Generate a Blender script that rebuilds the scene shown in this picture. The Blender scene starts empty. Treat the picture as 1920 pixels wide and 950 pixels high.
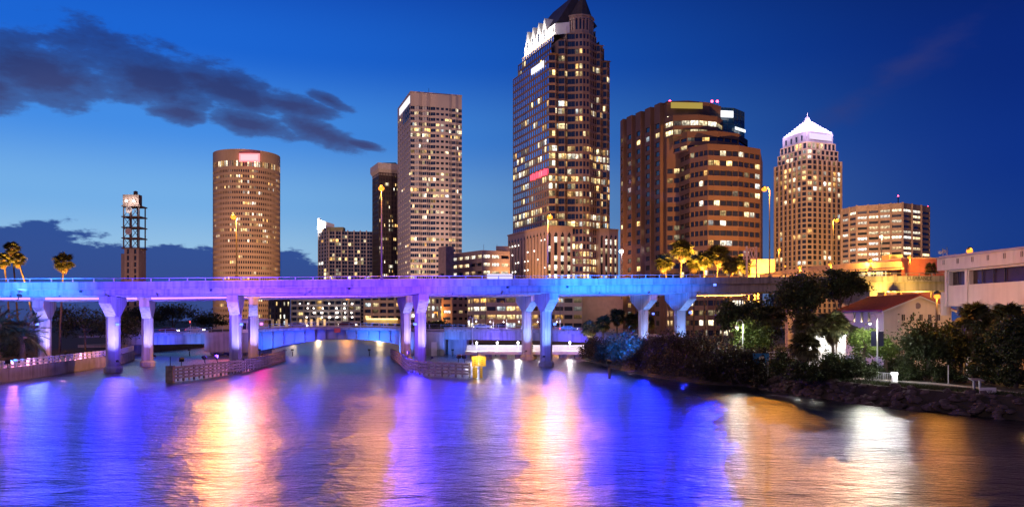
import bpy, math, random
import numpy as np
from mathutils import Vector, Matrix
R = math.radians
SC = bpy.context.scene
COL = SC.collection
# ------------------------------------------------------------------ camera
F, CX, HY, CH = 1500.0, 960.0, 600.0, 8.7
cam_d = bpy.data.cameras.new('camera'); cam = bpy.data.objects.new('camera', cam_d); COL.objects.link(cam)
cam.location = (0, 0, CH); cam.rotation_euler = (R(90), 0, 0)
cam_d.sensor_width = 36; cam_d.lens = 36 * F / 1920; cam_d.shift_y = (HY - 475) / 1920
cam_d.clip_start = .5; cam_d.clip_end = 20000
SC.camera = cam
# ------------------------------------------------------------------ sky
def nd(nt, typ, **kw):
    n = nt.nodes.new(typ)
    for k, v in kw.items(): setattr(n, k, v)
    return n
world = bpy.data.worlds.new('World'); SC.world = world; world.use_nodes = True
def lin(r, g, b):
    f = lambda c: (c / 255 / 12.92) if c <= 10 else ((c / 255 + .055) / 1.055) ** 2.4
    return (f(r), f(g), f(b), 1)
def make_sky():
    nt = world.node_tree; L = nt.links.new; bg = nt.nodes['Background']
    def M(op, a, b=None, c=None, clamp=False):
        n = nd(nt, 'ShaderNodeMath', operation=op, use_clamp=clamp)
        for i, v in enumerate((a, b, c)):
            if v is None: continue
            if isinstance(v, (int, float)): n.inputs[i].default_value = v
            else: L(v, n.inputs[i])
        return n.outputs[0]
    def mixc(f, a, b, bt='MIX'):
        n = nd(nt, 'ShaderNodeMix', data_type='RGBA', blend_type=bt)
        for s, v in (('Factor', f), ('A', a), ('B', b)):
            i = [q for q in n.inputs if q.name == s and (q.type == 'RGBA' if s != 'Factor' else q.type == 'VALUE')][0]
            if isinstance(v, (int, float)): i.default_value = v
            elif isinstance(v, tuple): i.default_value = v
            else: L(v, i)
        return [q for q in n.outputs if q.type == 'RGBA'][0]
    def ss(x, a, b):
        n = nd(nt, 'ShaderNodeMapRange', interpolation_type='SMOOTHSTEP')
        L(x, n.inputs[0]); n.inputs[1].default_value = a; n.inputs[2].default_value = b
        return n.outputs[0]
    tc = nd(nt, 'ShaderNodeTexCoord'); sp = nd(nt, 'ShaderNodeSeparateXYZ'); L(tc.outputs['Generated'], sp.inputs[0])
    X, Y, Z = sp.outputs
    az = M('DEGREES', M('ARCTAN2', X, Y)) if False else M('MULTIPLY', M('ARCTAN2', X, Y), 57.2958)   # 0 = north (view), + = right
    el = M('MULTIPLY', M('ARCSINE', Z), 57.2958)
    def ramp(stops):
        n = nd(nt, 'ShaderNodeValToRGB'); L(M('DIVIDE', el, 60, clamp=True), n.inputs[0])
        e = n.color_ramp.elements; n.color_ramp.interpolation = 'B_SPLINE' if False else 'EASE'
        for i, (p, c) in enumerate(stops):
            q = e[i] if i < 2 else e.new(p / 60)
            q.position = p / 60; q.color = lin(*c)
        return n.outputs[0]
    west = ramp([(0, (168, 186, 208)), (60, (8, 30, 96)), (4, (152, 194, 226)), (8, (116, 174, 228)), (13, (68, 140, 226)), (18, (28, 100, 208)), (25, (14, 64, 172)), (40, (8, 42, 128))])
    east = ramp([(0, (30, 58, 124)), (60, (4, 14, 52)), (5, (22, 54, 130)), (10, (14, 46, 128)), (16, (10, 38, 116)), (22, (8, 30, 98)), (30, (6, 24, 82)), (40, (5, 20, 70))])
    # the after-glow sits in the west: fade from it with the angle round the horizon
    da = M('ABSOLUTE', M('SUBTRACT', az, -32.0))
    f = ss(da, 8, 66)
    base = mixc(f, west, east)
    sky = nd(nt, 'ShaderNodeTexSky', sky_type='NISHITA', sun_disc=False)
    sky.sun_elevation = R(2); sky.sun_rotation = R(-80); sky.ozone_density = 10; sky.dust_density = 0; sky.air_density = 1
    nis = mixc(1.0, sky.outputs[0], (.02, .02, .02, 1), 'MULTIPLY')
    base = mixc(1.0, base, nis, 'ADD')
    # clouds: soft banks broken by noise, on the celestial sphere
    cm = nd(nt, 'ShaderNodeCombineXYZ'); L(M('MULTIPLY', az, .11), cm.inputs[0]); L(M('MULTIPLY', el, .27), cm.inputs[1])
    def noise(scale, det, rough=.55, off=0):
        n = nd(nt, 'ShaderNodeTexNoise'); mp = nd(nt, 'ShaderNodeVectorMath', operation='ADD'); mp.inputs[1].default_value = (off, off * .7, off * 1.3)
        L(cm.outputs[0], mp.inputs[0]); L(mp.outputs[0], n.inputs['Vector'])
        n.inputs['Scale'].default_value = scale; n.inputs['Detail'].default_value = det; n.inputs['Roughness'].default_value = rough
        return M('SUBTRACT', n.outputs[0], .5)
    n1, n2, n3 = noise(1.3, 8, .6), noise(4.5, 6, .6, 5), noise(.7, 5, .5, 11)
    def blob(a0, e0, ra, re, tilt=0.0):
        dx = M('SUBTRACT', az, a0); dy = M('SUBTRACT', M('SUBTRACT', el, e0), M('MULTIPLY', dx, tilt))
        q = M('SQRT', M('ADD', M('POWER', M('DIVIDE', dx, ra), 2), M('POWER', M('DIVIDE', dy, re), 2)))
        return M('SUBTRACT', 1.0, q)
    def union(l):
        o = l[0]
        for b in l[1:]: o = M('MAXIMUM', o, b)
        return o
    A = lambda px: math.degrees(math.atan((px - CX) / F))
    E_ = lambda px, py: math.degrees(math.atan((HY - py) / F * math.cos(math.atan((px - CX) / F))))
    bl = [(70, 130, 150, 58, -.05), (-40, 165, 90, 45, 0), (270, 140, 165, 60, -.20), (420, 165, 150, 40, -.25), (540, 195, 110, 26, -.15), (335, 213, 60, 22, -.05),
          (470, 232, 90, 28, -.12), (600, 248, 95, 26, -.3), (620, 190, 55, 14, -.3), (680, 272, 55, 10, -.2)]
    k = 57.3 / F
    big = union([blob(A(x), E_(x, y), w * k * .97, h * k, t) for x, y, w, h, t in bl])
    dens = M('ADD', M('ADD', M('ADD', big, .0), M('MULTIPLY', n1, 1.8)), M('MULTIPLY', n2, 1.0))
    ca = M('ADD', M('MULTIPLY', ss(dens, -.06, .28), .66), M('MULTIPLY', ss(dens, .12, .85), .30))
    shade = ss(M('ADD', el, M('MULTIPLY', n3, 6)), 11.5, 17.5)
    ccol = mixc(shade, lin(62, 70, 120), lin(38, 54, 110))
    out = mixc(ca, base, ccol)
    # low bank along the western horizon
    top = M('ADD', M('MULTIPLY', M('ADD', az, 32), -.11), 6.1)
    d2 = M('ADD', M('SUBTRACT', top, el), M('ADD', M('MULTIPLY', n1, 4.2), M('MULTIPLY', n2, 2.0)))
    cb = M('MULTIPLY', ss(d2, -.05, .35), .96)
    out = mixc(cb, out, mixc(ss(el, 0, 6.5), lin(44, 64, 132), lin(40, 72, 146)))
    # thin pinkish wisps high in the east
    w = M('ADD', blob(A(1720), E_(1720, 110), 11, 1.6, .55), M('MULTIPLY', n1, 3.0))
    out = mixc(M('MULTIPLY', ss(w, .1, 1.6), .45), out, lin(56, 60, 116))
    L(out, bg.inputs[0]); bg.inputs[1].default_value = 1.0
make_sky()
# ------------------------------------------------------------------ after-glow of the set sun
sd = bpy.data.lights.new('sun', 'SUN'); sd.energy = .5; sd.angle = R(25); sd.color = (1, .60, .52)
sun = bpy.data.objects.new('sun', sd); COL.objects.link(sun)
sun.rotation_euler = Vector((.62, .72, -.34)).to_track_quat('-Z', 'Y').to_euler()
vs = SC.view_settings; vs.view_transform = 'Standard'; vs.look = 'None'; vs.gamma = 1; vs.exposure = 0; vs.use_curve_mapping = False
cy = SC.cycles; cy.use_denoising = True; cy.max_bounces = 5; cy.diffuse_bounces = 2; cy.glossy_bounces = 3; cy.transmission_bounces = 2
cy.sample_clamp_indirect = 4; cy.sample_clamp_direct = 0; cy.caustics_reflective = False; cy.caustics_refractive = False
# ------------------------------------------------------------------ helpers
def P(px, py, Y): return Vector(((px - CX) / F * Y, Y, CH + (HY - py) / F * Y))
def XY(px, Y): return np.array([(px - CX) / F * Y, Y])
def ZH(py, Y): return CH + (HY - py) / F * Y
MATS = {}
def mat(name, col, rough=.7, metal=0, var=.18, scale=.6, emit=None, es=1, bump=0.0, spec=.5, streak=0.0, col2=None):
    if name in MATS: return MATS[name]
    m = bpy.data.materials.new(name); m.use_nodes = True; nt = m.node_tree; L = nt.links.new
    b = nt.nodes['Principled BSDF']; b.inputs['Roughness'].default_value = rough; b.inputs['Metallic'].default_value = metal
    b.inputs['Specular IOR Level'].default_value = spec
    g = nd(nt, 'ShaderNodeNewGeometry'); n = nd(nt, 'ShaderNodeTexNoise'); n.inputs['Scale'].default_value = scale; n.inputs['Detail'].default_value = 6
    L(g.outputs['Position'], n.inputs['Vector'])
    cr = nd(nt, 'ShaderNodeValToRGB'); e = cr.color_ramp.elements; e[0].position = .3; e[1].position = .7
    c2 = col2 or tuple(min(1, c * (1 + var)) for c in col)
    e[0].color = (*[c * (1 - var) for c in col], 1); e[1].color = (*c2, 1)
    L(n.outputs[0], cr.inputs[0]); out = cr.outputs[0]
    if streak:
        mp = nd(nt, 'ShaderNodeMapping'); mp.inputs['Scale'].default_value = (1.1, 1.1, .06); n2 = nd(nt, 'ShaderNodeTexNoise'); n2.inputs['Scale'].default_value = 1.4; n2.inputs['Detail'].default_value = 5
        L(g.outputs['Position'], mp.inputs[0]); L(mp.outputs[0], n2.inputs['Vector'])
        r2 = nd(nt, 'ShaderNodeMapRange'); r2.inputs[1].default_value = .45; r2.inputs[2].default_value = .75; r2.inputs[3].default_value = 1; r2.inputs[4].default_value = 1 - streak
        L(n2.outputs[0], r2.inputs[0]); mx = nd(nt, 'ShaderNodeVectorMath', operation='SCALE'); L(out, mx.inputs[0]); L(r2.outputs[0], mx.inputs['Scale']); out = mx.outputs[0]
    L(out, b.inputs['Base Color'])
    if bump:
        bp = nd(nt, 'ShaderNodeBump'); bp.inputs['Strength'].default_value = bump; bp.inputs['Distance'].default_value = .05
        n3 = nd(nt, 'ShaderNodeTexNoise'); n3.inputs['Scale'].default_value = scale * 9; n3.inputs['Detail'].default_value = 4; L(g.outputs['Position'], n3.inputs['Vector'])
        L(n3.outputs[0], bp.inputs['Height']); L(bp.outputs[0], b.inputs['Normal'])
    if emit: b.inputs['Emission Color'].default_value = (*emit, 1); b.inputs['Emission Strength'].default_value = es
    MATS[name] = m; return m
def emis(name, col, st, sample=False):
    if name in MATS: return MATS[name]
    m = bpy.data.materials.new(name); m.use_nodes = True; nt = m.node_tree; nt.nodes.remove(nt.nodes['Principled BSDF'])
    e = nd(nt, 'ShaderNodeEmission'); e.inputs[0].default_value = (*col, 1); e.inputs[1].default_value = st
    nt.links.new(e.outputs[0], nt.nodes['Material Output'].inputs[0])
    if not sample: m.cycles.emission_sampling = 'NONE'
    MATS[name] = m; return m
def litmat(name, stops, lo, hi, per_object):
    """a lit room behind glass: colour and level per window, uneven inside"""
    m = bpy.data.materials.new(name); m.use_nodes = True; nt = m.node_tree; L = nt.links.new; b = nt.nodes['Principled BSDF']
    b.inputs['Base Color'].default_value = (.03, .03, .03, 1); b.inputs['Roughness'].default_value = .15
    if per_object: src = nd(nt, 'ShaderNodeObjectInfo').outputs['Random']
    else: a = nd(nt, 'ShaderNodeAttribute', attribute_name='lit'); src = a.outputs['Fac']
    cr = nd(nt, 'ShaderNodeValToRGB'); e = cr.color_ramp.elements
    for i, (p, c) in enumerate(stops):
        q = e[i] if i < 2 else e.new(p)
        q.position = p; q.color = (*c, 1)
    L(src, cr.inputs[0])
    # level: another hash of the same number
    h = nd(nt, 'ShaderNodeMath', operation='MULTIPLY'); L(src, h.inputs[0]); h.inputs[1].default_value = 37.7
    fr = nd(nt, 'ShaderNodeMath', operation='FRACT'); L(h.outputs[0], fr.inputs[0])
    pw = nd(nt, 'ShaderNodeMath', operation='POWER'); L(fr.outputs[0], pw.inputs[0]); pw.inputs[1].default_value = 1.9
    mr = nd(nt, 'ShaderNodeMapRange'); L(pw.outputs[0], mr.inputs[0]); mr.inputs[3].default_value = lo; mr.inputs[4].default_value = hi
    g = nd(nt, 'ShaderNodeNewGeometry'); n = nd(nt, 'ShaderNodeTexNoise'); n.inputs['Scale'].default_value = .9; n.inputs['Detail'].default_value = 3; L(g.outputs['Position'], n.inputs['Vector'])
    mr2 = nd(nt, 'ShaderNodeMapRange'); L(n.outputs[0], mr2.inputs[0]); mr2.inputs[1].default_value = .38; mr2.inputs[2].default_value = .62; mr2.inputs[3].default_value = .3; mr2.inputs[4].default_value = 1.25
    ml = nd(nt, 'ShaderNodeMath', operation='MULTIPLY'); L(mr.outputs[0], ml.inputs[0]); L(mr2.outputs[0], ml.inputs[1])
    lvl = ml.outputs[0]
    if per_object:      # ceiling lights at the top of the room, blinds and mullions across it
        tc = nd(nt, 'ShaderNodeTexCoord'); sx = nd(nt, 'ShaderNodeSeparateXYZ'); L(tc.outputs['Generated'], sx.inputs[0])
        top = nd(nt, 'ShaderNodeMapRange'); L(sx.outputs[2], top.inputs[0]); top.inputs[1].default_value = .1; top.inputs[2].default_value = .9; top.inputs[3].default_value = .55; top.inputs[4].default_value = 1.35
        m3 = nd(nt, 'ShaderNodeMath', operation='MULTIPLY'); L(sx.outputs[0], m3.inputs[0]); m3.inputs[1].default_value = 3; f3 = nd(nt, 'ShaderNodeMath', operation='FRACT'); L(m3.outputs[0], f3.inputs[0]); g3 = nd(nt, 'ShaderNodeMath', operation='GREATER_THAN'); L(f3.outputs[0], g3.inputs[0]); g3.inputs[1].default_value = .1
        a3 = nd(nt, 'ShaderNodeMath', operation='MULTIPLY'); L(top.outputs[0], a3.inputs[0]); L(g3.outputs[0], a3.inputs[1]); b3 = nd(nt, 'ShaderNodeMath', operation='MULTIPLY'); L(a3.outputs[0], b3.inputs[0]); L(lvl, b3.inputs[1]); lvl = b3.outputs[0]
    L(cr.outputs[0], b.inputs['Emission Color']); L(lvl, b.inputs['Emission Strength'])
    m.cycles.emission_sampling = 'NONE'
    MATS[name] = m; return m
WARM = [(0, (1, .5, .13)), (1, (.82, .95, 1)), (.3, (1, .70, .28)), (.6, (1, .8, .42)), (.88, (1, .92, .72))]
LIT_O = litmat('lit_room', WARM, .10, 3.2, True); LIT_J = litmat('lit_rooms', WARM, .10, 3.0, False)
WHITE = [(0, (1, .64, .28)), (1, (1, .96, .88)), (.5, (1, .82, .52))]
LIT_W = litmat('lit_room_white', WHITE, .7, 3.2, False); LIT_WO = litmat('lit_room_white_each', WHITE, .7, 3.2, True)
GLASS = mat('dark_glass', (.025, .032, .045), .08, spec=.8, var=.3, scale=.2)
GLASS_B = mat('blue_glass', (.02, .035, .07), .06, spec=1, var=.3, scale=.15)
COAT = mat('coated_glass', (.46, .54, .68), .10, 1.0, var=.2, scale=.12)
class MB:
    def __init__(s): s.v = []; s.f = []; s.c = []
    def quad(s, a, b, c, d, col=None):
        i = len(s.v); s.v += [tuple(a), tuple(b), tuple(c), tuple(d)]; s.f.append((i, i + 1, i + 2, i + 3)); s.c.append(col or 0); return s
    def tri(s, a, b, c):
        i = len(s.v); s.v += [tuple(a), tuple(b), tuple(c)]; s.f.append((i, i + 1, i + 2)); s.c.append(0); return s
    def obox(s, c, u, w, h):   # centre, three half-axis vectors
        c, u, w, h = map(Vector, (c, u, w, h)); i = len(s.v)
        for k in range(8): s.v.append(tuple(c + u * (1 if k & 1 else -1) + w * (1 if k & 2 else -1) + h * (1 if k & 4 else -1)))
        for q in ((0, 2, 3, 1), (4, 5, 7, 6), (0, 1, 5, 4), (2, 6, 7, 3), (0, 4, 6, 2), (1, 3, 7, 5)): s.f.append(tuple(i + k for k in q)); s.c.append(0)
        return s
    def box(s, x0, x1, y0, y1, z0, z1): return s.obox(((x0 + x1) / 2, (y0 + y1) / 2, (z0 + z1) / 2), ((x1 - x0) / 2, 0, 0), (0, (y1 - y0) / 2, 0), (0, 0, (z1 - z0) / 2))
    def bar(s, a, b, w, h=None, up=(0, 0, 1)):
        a, b = Vector(a), Vector(b); d = b - a
        if d.length < 1e-6: return s
        u = d.normalized(); side = u.cross(Vector(up))
        if side.length < 1e-3: side = u.cross(Vector((1, 0, 0)))
        side.normalize(); top = side.cross(u)
        return s.obox((a + b) / 2, d / 2, side * w / 2, top * (h or w) / 2)
    def prism(s, poly, z0, z1, top=True, bot=False, scale=1.0):
        n = len(poly); i = len(s.v); cx = sum(p[0] for p in poly) / n; cyy = sum(p[1] for p in poly) / n
        for p in poly: s.v.append((p[0], p[1], z0))
        for p in poly: s.v.append((cx + (p[0] - cx) * scale, cyy + (p[1] - cyy) * scale, z1))
        for k in range(n): s.f.append((i + k, i + (k + 1) % n, i + n + (k + 1) % n, i + n + k)); s.c.append(0)
        if top: s.f.append(tuple(i + n + k for k in range(n))); s.c.append(0)
        if bot: s.f.append(tuple(i + k for k in reversed(range(n)))); s.c.append(0)
        return s
    def lathe(s, prof, c=(0, 0, 0), n=10):
        i = len(s.v); c = Vector(c)
        for r, z in prof:
            for k in range(n): a = 2 * math.pi * k / n; s.v.append((c.x + r * math.cos(a), c.y + r * math.sin(a), c.z + z))
        for j in range(len(prof) - 1):
            for k in range(n): s.f.append((i + j * n + k, i + j * n + (k + 1) % n, i + (j + 1) * n + (k + 1) % n, i + (j + 1) * n + k)); s.c.append(0)
        s.f.append(tuple(i + k for k in reversed(range(n)))); s.f.append(tuple(i + (len(prof) - 1) * n + k for k in range(n))); s.c += [0, 0]
        return s
    def tube(s, pts, rad, n=7):
        pts = [Vector(p) for p in pts]; i = len(s.v)
        rad = rad if isinstance(rad, (list, tuple)) else [rad] * len(pts)
        for j, p in enumerate(pts):
            d = (pts[min(j + 1, len(pts) - 1)] - pts[max(j - 1, 0)]).normalized()
            x = d.cross(Vector((.31, .95, .1)) if abs(d.z) > .5 else Vector((0, 0, 1))).normalized(); y = d.cross(x)
            for k in range(n): a = 2 * math.pi * k / n; s.v.append(tuple(p + (x * math.cos(a) + y * math.sin(a)) * rad[j]))
        for j in range(len(pts) - 1):
            for k in range(n): s.f.append((i + j * n + k, i + j * n + (k + 1) % n, i + (j + 1) * n + (k + 1) % n, i + (j + 1) * n + k)); s.c.append(0)
        s.f.append(tuple(i + k for k in reversed(range(n)))); s.f.append(tuple(i + (len(pts) - 1) * n + k for k in range(n))); s.c += [0, 0]
        return s
    def ball(s, c, r, n=10, m=6, sz=1.0):
        return s.lathe([(max(.001, r * math.sin(math.pi * j / m)), -r * sz * math.cos(math.pi * j / m)) for j in range(m + 1)], c, n)
    def build(s, name, m, parent=None, smooth=False, kind=None, label=None):
        me = bpy.data.meshes.new(name); o_ = ORG.get(parent, Vector()) if parent else Vector()
        if s.v:
            me.from_pydata([(x - o_.x, y - o_.y, z - o_.z) for x, y, z in s.v], [], s.f)
        if any(s.c):
            at = me.attributes.new('lit', 'FLOAT', 'FACE'); at.data.foreach_set('value', np.array(s.c, dtype=np.float32))
        if smooth: me.polygons.foreach_set('use_smooth', [True] * len(me.polygons))
        me.materials.append(m); o = bpy.data.objects.new(name, me); COL.objects.link(o)
        if parent: o.parent = parent; ORG[o] = o_
        if kind: o['kind'] = kind
        if label: o['label'] = label
        return o
ORG = {}
def thing(name, label, cat, loc=(0, 0, 0), group=None):
    o = bpy.data.objects.new(name, None); COL.objects.link(o); o.location = loc; ORG[o] = Vector(loc); o.empty_display_size = .5
    return tag(o, label, cat, group)
def tag(o, label, cat, group=None):
    o['label'] = label; o['category'] = cat
    if group: o['group'] = group
    return o
def struct(o): o['kind'] = 'structure'; return o
def copy_tree(o, loc=None, rz=0.0, sc=1.0, label=None, parent=None):
    c = o.copy(); COL.objects.link(c)
    if parent: c.parent = parent
    else:
        c.location = loc; c.rotation_euler = (0, 0, rz); c.scale = (sc, sc, sc) if isinstance(sc, (int, float)) else sc
    if label: c['label'] = label
    if o not in KIDS: KIDS[o] = list(o.children)
    for ch in KIDS[o]: copy_tree(ch, parent=c)
    return c
KIDS = {}
def place(proto, used, loc, rz=0.0, sc=1.0, label=None):
    """first use moves the prototype itself, later uses copy it"""
    if not used:
        used.append(1); proto.location = loc; proto.rotation_euler = (0, 0, rz); proto.scale = (sc, sc, sc) if isinstance(sc, (int, float)) else sc
        if label: proto['label'] = label
        return proto
    return copy_tree(proto, loc, rz, sc, label)
def light(name, kind, loc, col, energy, parent=None, size=.3, aim=None, spot=None, size_y=None, blend=.6):
    d = bpy.data.lights.new(name, kind); d.energy = energy; d.color = col
    if kind == 'AREA': d.shape = 'RECTANGLE'; d.size = size; d.size_y = size_y or size
    else: d.shadow_soft_size = size
    if kind == 'SPOT': d.spot_size = R(spot or 90); d.spot_blend = blend
    o = bpy.data.objects.new(name, d); COL.objects.link(o); loc = Vector(loc)
    if aim is not None: o.rotation_euler = (Vector(aim) - loc).to_track_quat('-Z', 'Y').to_euler()
    if parent: o.parent = parent; loc = loc - ORG.get(parent, Vector())
    o.location = loc
    return o
rnd = random.Random(7)
def facade(wm, wins, A, B, z0, z1, nf, nc, wf=.6, hf=.5, sill=.28, dep=.35, pad=0.0):
    """wall A->B (left to right as seen from outside) with recessed window openings"""
    A, B = np.array(A, float), np.array(B, float); d = B - A; L = float(np.hypot(*d)); u = d / L; n = np.array([u[1], -u[0]])
    cw = (L - 2 * pad) / nc; fh = (z1 - z0) / nf; ang = math.atan2(u[1], u[0])
    pt = lambda s, z, q=0.0: (A[0] + u[0] * s - n[0] * q, A[1] + u[1] * s - n[1] * q, z)
    last = z0
    for i in range(nf):
        b = z0 + i * fh + sill * fh; t = b + hf * fh
        wm.quad(pt(0, last), pt(L, last), pt(L, b), pt(0, b)); last = t
        edge = 0.0
        for j in range(nc):
            s0 = pad + j * cw + cw * (1 - wf) / 2; s1 = s0 + cw * wf
            if s0 - edge > 1e-3:
                wm.quad(pt(edge, b), pt(s0, b), pt(s0, t), pt(edge, t))
                wm.quad(pt(s0, b), pt(s0, b, dep), pt(s0, t, dep), pt(s0, t)); wm.quad(pt(s1, b, dep), pt(s1, b), pt(s1, t), pt(s1, t, dep))
            edge = s1
            c = pt((s0 + s1) / 2, (b + t) / 2, dep)
            wins.append((c, s1 - s0, t - b, ang, i, j, (tuple(A), nc)))
        if L - edge > 1e-3: wm.quad(pt(edge, b), pt(L, b), pt(L, t), pt(edge, t))
        wm.quad(pt(0, b), pt(L, b), pt(L, b, dep), pt(0, b, dep)); wm.quad(pt(0, t, dep), pt(L, t, dep), pt(L, t), pt(0, t))
    wm.quad(pt(0, last), pt(L, last), pt(L, z1), pt(0, z1))
def litter(seed, p, clump=3, floors={}):
    """which windows are lit: clumps along a floor, some floors busier"""
    r = random.Random(seed); fl = {}; cl = {}
    def f(w):
        i, j, key = w[4], w[5], w[6]
        if i not in fl: fl[i] = p * r.choice((.2, .5, .8, 1.0, 1.6, 2.4))
        if i in floors: fl[i] = floors[i]
        k = (i, j // clump, key)
        if k not in cl: cl[k] = r.random()
        q = fl[i]
        return (cl[k] < q and r.random() < .8) or r.random() < q * .25
    return f
PANES = {}
def pane_mesh(w, h, m):
    k = (round(w, 2), round(h, 2), m.name)
    if k not in PANES:
        b = MB().box(-w / 2, w / 2, 0, .05, -h / 2, h / 2); me = bpy.data.meshes.new('window'); me.from_pydata(b.v, [], b.f); me.materials.append(m); PANES[k] = me
    return PANES[k]
def windows(t, wins, lit, each=0, glass=None, lo=None, lj=None, seed=1):
    """panes: up to `each` of them one by one, the lit ones first; the rest joined"""
    glass = glass or GLASS; lo = lo or LIT_O; lj = lj or LIT_J; r = random.Random(seed)
    on = [w for w in wins if lit(w)]; ids = set(map(id, on)); off = [w for w in wins if id(w) not in ids]; o_ = ORG[t]
    if each and len(wins) > each: r.shuffle(on); off.sort(key=lambda w: -w[1] * w[2])
    n = 0
    for w in on[:each] + off[:max(0, each - len(on))]:
        m = lo if id(w) in ids else glass
        o = bpy.data.objects.new('window', pane_mesh(w[1], w[2], m)); COL.objects.link(o); o.parent = t
        o.location = Vector(w[0]) - o_; o.rotation_euler = (0, 0, w[3])
    for name, lst, m in (('lit_windows', on[each:], lj), ('dark_windows', off[max(0, each - len(on)):], glass)):
        if not lst: continue
        b = MB()
        for c, w, h, a, i, j, k in lst:
            ux, uy = math.cos(a) * w / 2, math.sin(a) * w / 2; x, y, z = c
            b.quad((x - ux, y - uy, z - h / 2), (x + ux, y + uy, z - h / 2), (x + ux, y + uy, z + h / 2), (x - ux, y - uy, z + h / 2), r.uniform(.01, .999))
        b.build(name, m, t, kind='stuff')
def poly_cap(mb, pts, z): mb.v += [(p[0], p[1], z) for p in pts]; n = len(pts); k = len(mb.v) - n; mb.f.append(tuple(range(k, k + n))); mb.c.append(0)
def back_walls(mb, pts, z0, z1):
    for a, b in zip(pts[:-1], pts[1:]): mb.quad((*a, z0), (*b, z0), (*b, z1), (*a, z1))
def lerp(a, b, t): return (a[0] + (b[0] - a[0]) * t, a[1] + (b[1] - a[1]) * t)

#=====STRUCTURE=====

CONC = mat('bridge_concrete', (.33, .32, .33), .8, var=.2, scale=.25, streak=.55, bump=.4)
CONC_D = mat('weathered_concrete', (.36, .34, .33), .85, var=.2, scale=.5, streak=.4, bump=.3)
STEEL = mat('galvanised_steel', (.42, .43, .45), .45, .6, var=.1)
DARKM = mat('dark_metal', (.05, .05, .055), .5, .5)
WHITEP = mat('white_paint', (.78, .77, .76), .5, var=.05)
WOOD = mat('fender_timber', (.26, .23, .22), .85, var=.35, scale=1.5, bump=.5)
# ---------- ground, water
SHORE_L = [(-66, -120), (-70, 60), (-72, 113), (-75, 135), (-79, 161), (-88, 185), (-98, 206), (-100, 290), (-99, 350)]
SHORE_F = [(-86, 366), (-66, 372), (-50, 368)]
SHORE_R = [(-44, 330), (-34, 285), (-12, 246), (12, 222), (18, 200), (17, 181), (19, 150), (22.9, 122), (27, 110), (32.7, 104), (34, 96), (36.7, 87), (40, 79), (45, 70.5), (52, 56), (58, 30), (62, -120)]
def make_ground():
    shore = SHORE_L + SHORE_F + SHORE_R; b = MB()
    b.v = [(x, y, 1.9) for x, y in shore] + [(6000, -120, 1.9), (6000, 9000, 1.9), (-6000, 9000, 1.9), (-6000, -120, 1.9)]
    b.f = [tuple(reversed(range(len(b.v))))]; b.c = [0]
    for k in range(len(shore) - 1):
        (x0, y0), (x1, y1) = shore[k], shore[k + 1]
        def off(x, y): return (x + (.4 if (x, y) in SHORE_L else -2.6 if y < 240 else -.4), y, -1.6)
        b.quad((x0, y0, 1.9), off(x0, y0), off(x1, y1), (x1, y1, 1.9))
    return struct(b.build('ground', mat('ground_soil', (.03, .027, .02), .9, var=.35, scale=.8, bump=.6)))
ground = make_ground()
def make_water():
    m = bpy.data.materials.new('river_water'); m.use_nodes = True; nt = m.node_tree; L = nt.links.new; b = nt.nodes['Principled BSDF']
    b.inputs['Base Color'].default_value = (.004, .007, .014, 1); b.inputs['Roughness'].default_value = .27; b.inputs['IOR'].default_value = 1.34
    b.inputs['Specular IOR Level'].default_value = .5
    g = nd(nt, 'ShaderNodeNewGeometry')
    def wave(scale, sx, sy, det, dist, strength, prev=None, rot=0):
        mp = nd(nt, 'ShaderNodeMapping'); mp.inputs['Scale'].default_value = (sx, sy, 1); mp.inputs['Rotation'].default_value = (0, 0, rot); L(g.outputs['Position'], mp.inputs[0])
        n = nd(nt, 'ShaderNodeTexNoise'); n.inputs['Scale'].default_value = scale; n.inputs['Detail'].default_value = det; n.inputs['Roughness'].default_value = .6; n.inputs['Distortion'].default_value = .4; L(mp.outputs[0], n.inputs['Vector'])
        bp = nd(nt, 'ShaderNodeBump'); bp.inputs['Strength'].default_value = strength; bp.inputs['Distance'].default_value = dist; L(n.outputs[0], bp.inputs['Height'])
        if prev: L(prev, bp.inputs['Normal'])
        return bp.outputs[0]
    a = wave(.14, .8, 1.2, 3, .7, .5); a = wave(.8, .7, 1.4, 4, .13, .9, a, .25); a = wave(2.4, .6, 1.4, 3, .075, 1.0, a, -.15)
    nt.nodes.remove(b)
    gl_ = nd(nt, 'ShaderNodeBsdfGlossy', distribution='BECKMANN'); nn_ = nd(nt, 'ShaderNodeTexNoise'); nn_.inputs['Scale'].default_value = .045; nn_.inputs['Detail'].default_value = 1; L(g.outputs['Position'], nn_.inputs['Vector']); nr_ = nd(nt, 'ShaderNodeMapRange'); nr_.inputs[1].default_value = .35; nr_.inputs[2].default_value = .65; nr_.inputs[3].default_value = .295; nr_.inputs[4].default_value = .36; L(nn_.outputs[0], nr_.inputs[0]); L(nr_.outputs[0], gl_.inputs['Roughness']); gl_.inputs['Color'].default_value = (1, 1, 1, 1); L(a, gl_.inputs['Normal'])
    df = nd(nt, 'ShaderNodeBsdfDiffuse'); df.inputs['Color'].default_value = (.004, .008, .016, 1)
    fr_ = nd(nt, 'ShaderNodeFresnel'); fr_.inputs['IOR'].default_value = 1.36; L(a, fr_.inputs['Normal'])
    mx = nd(nt, 'ShaderNodeMixShader'); L(fr_.outputs[0], mx.inputs[0]); L(df.outputs[0], mx.inputs[1]); L(gl_.outputs[0], mx.inputs[2]); L(mx.outputs[0], nt.nodes['Material Output'].inputs[0])
    w = MB().quad((-300, -120, 0), (300, -120, 0), (300, 600, 0), (-300, 600, 0)).build('water', m)
    struct(w)
make_water()
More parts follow.
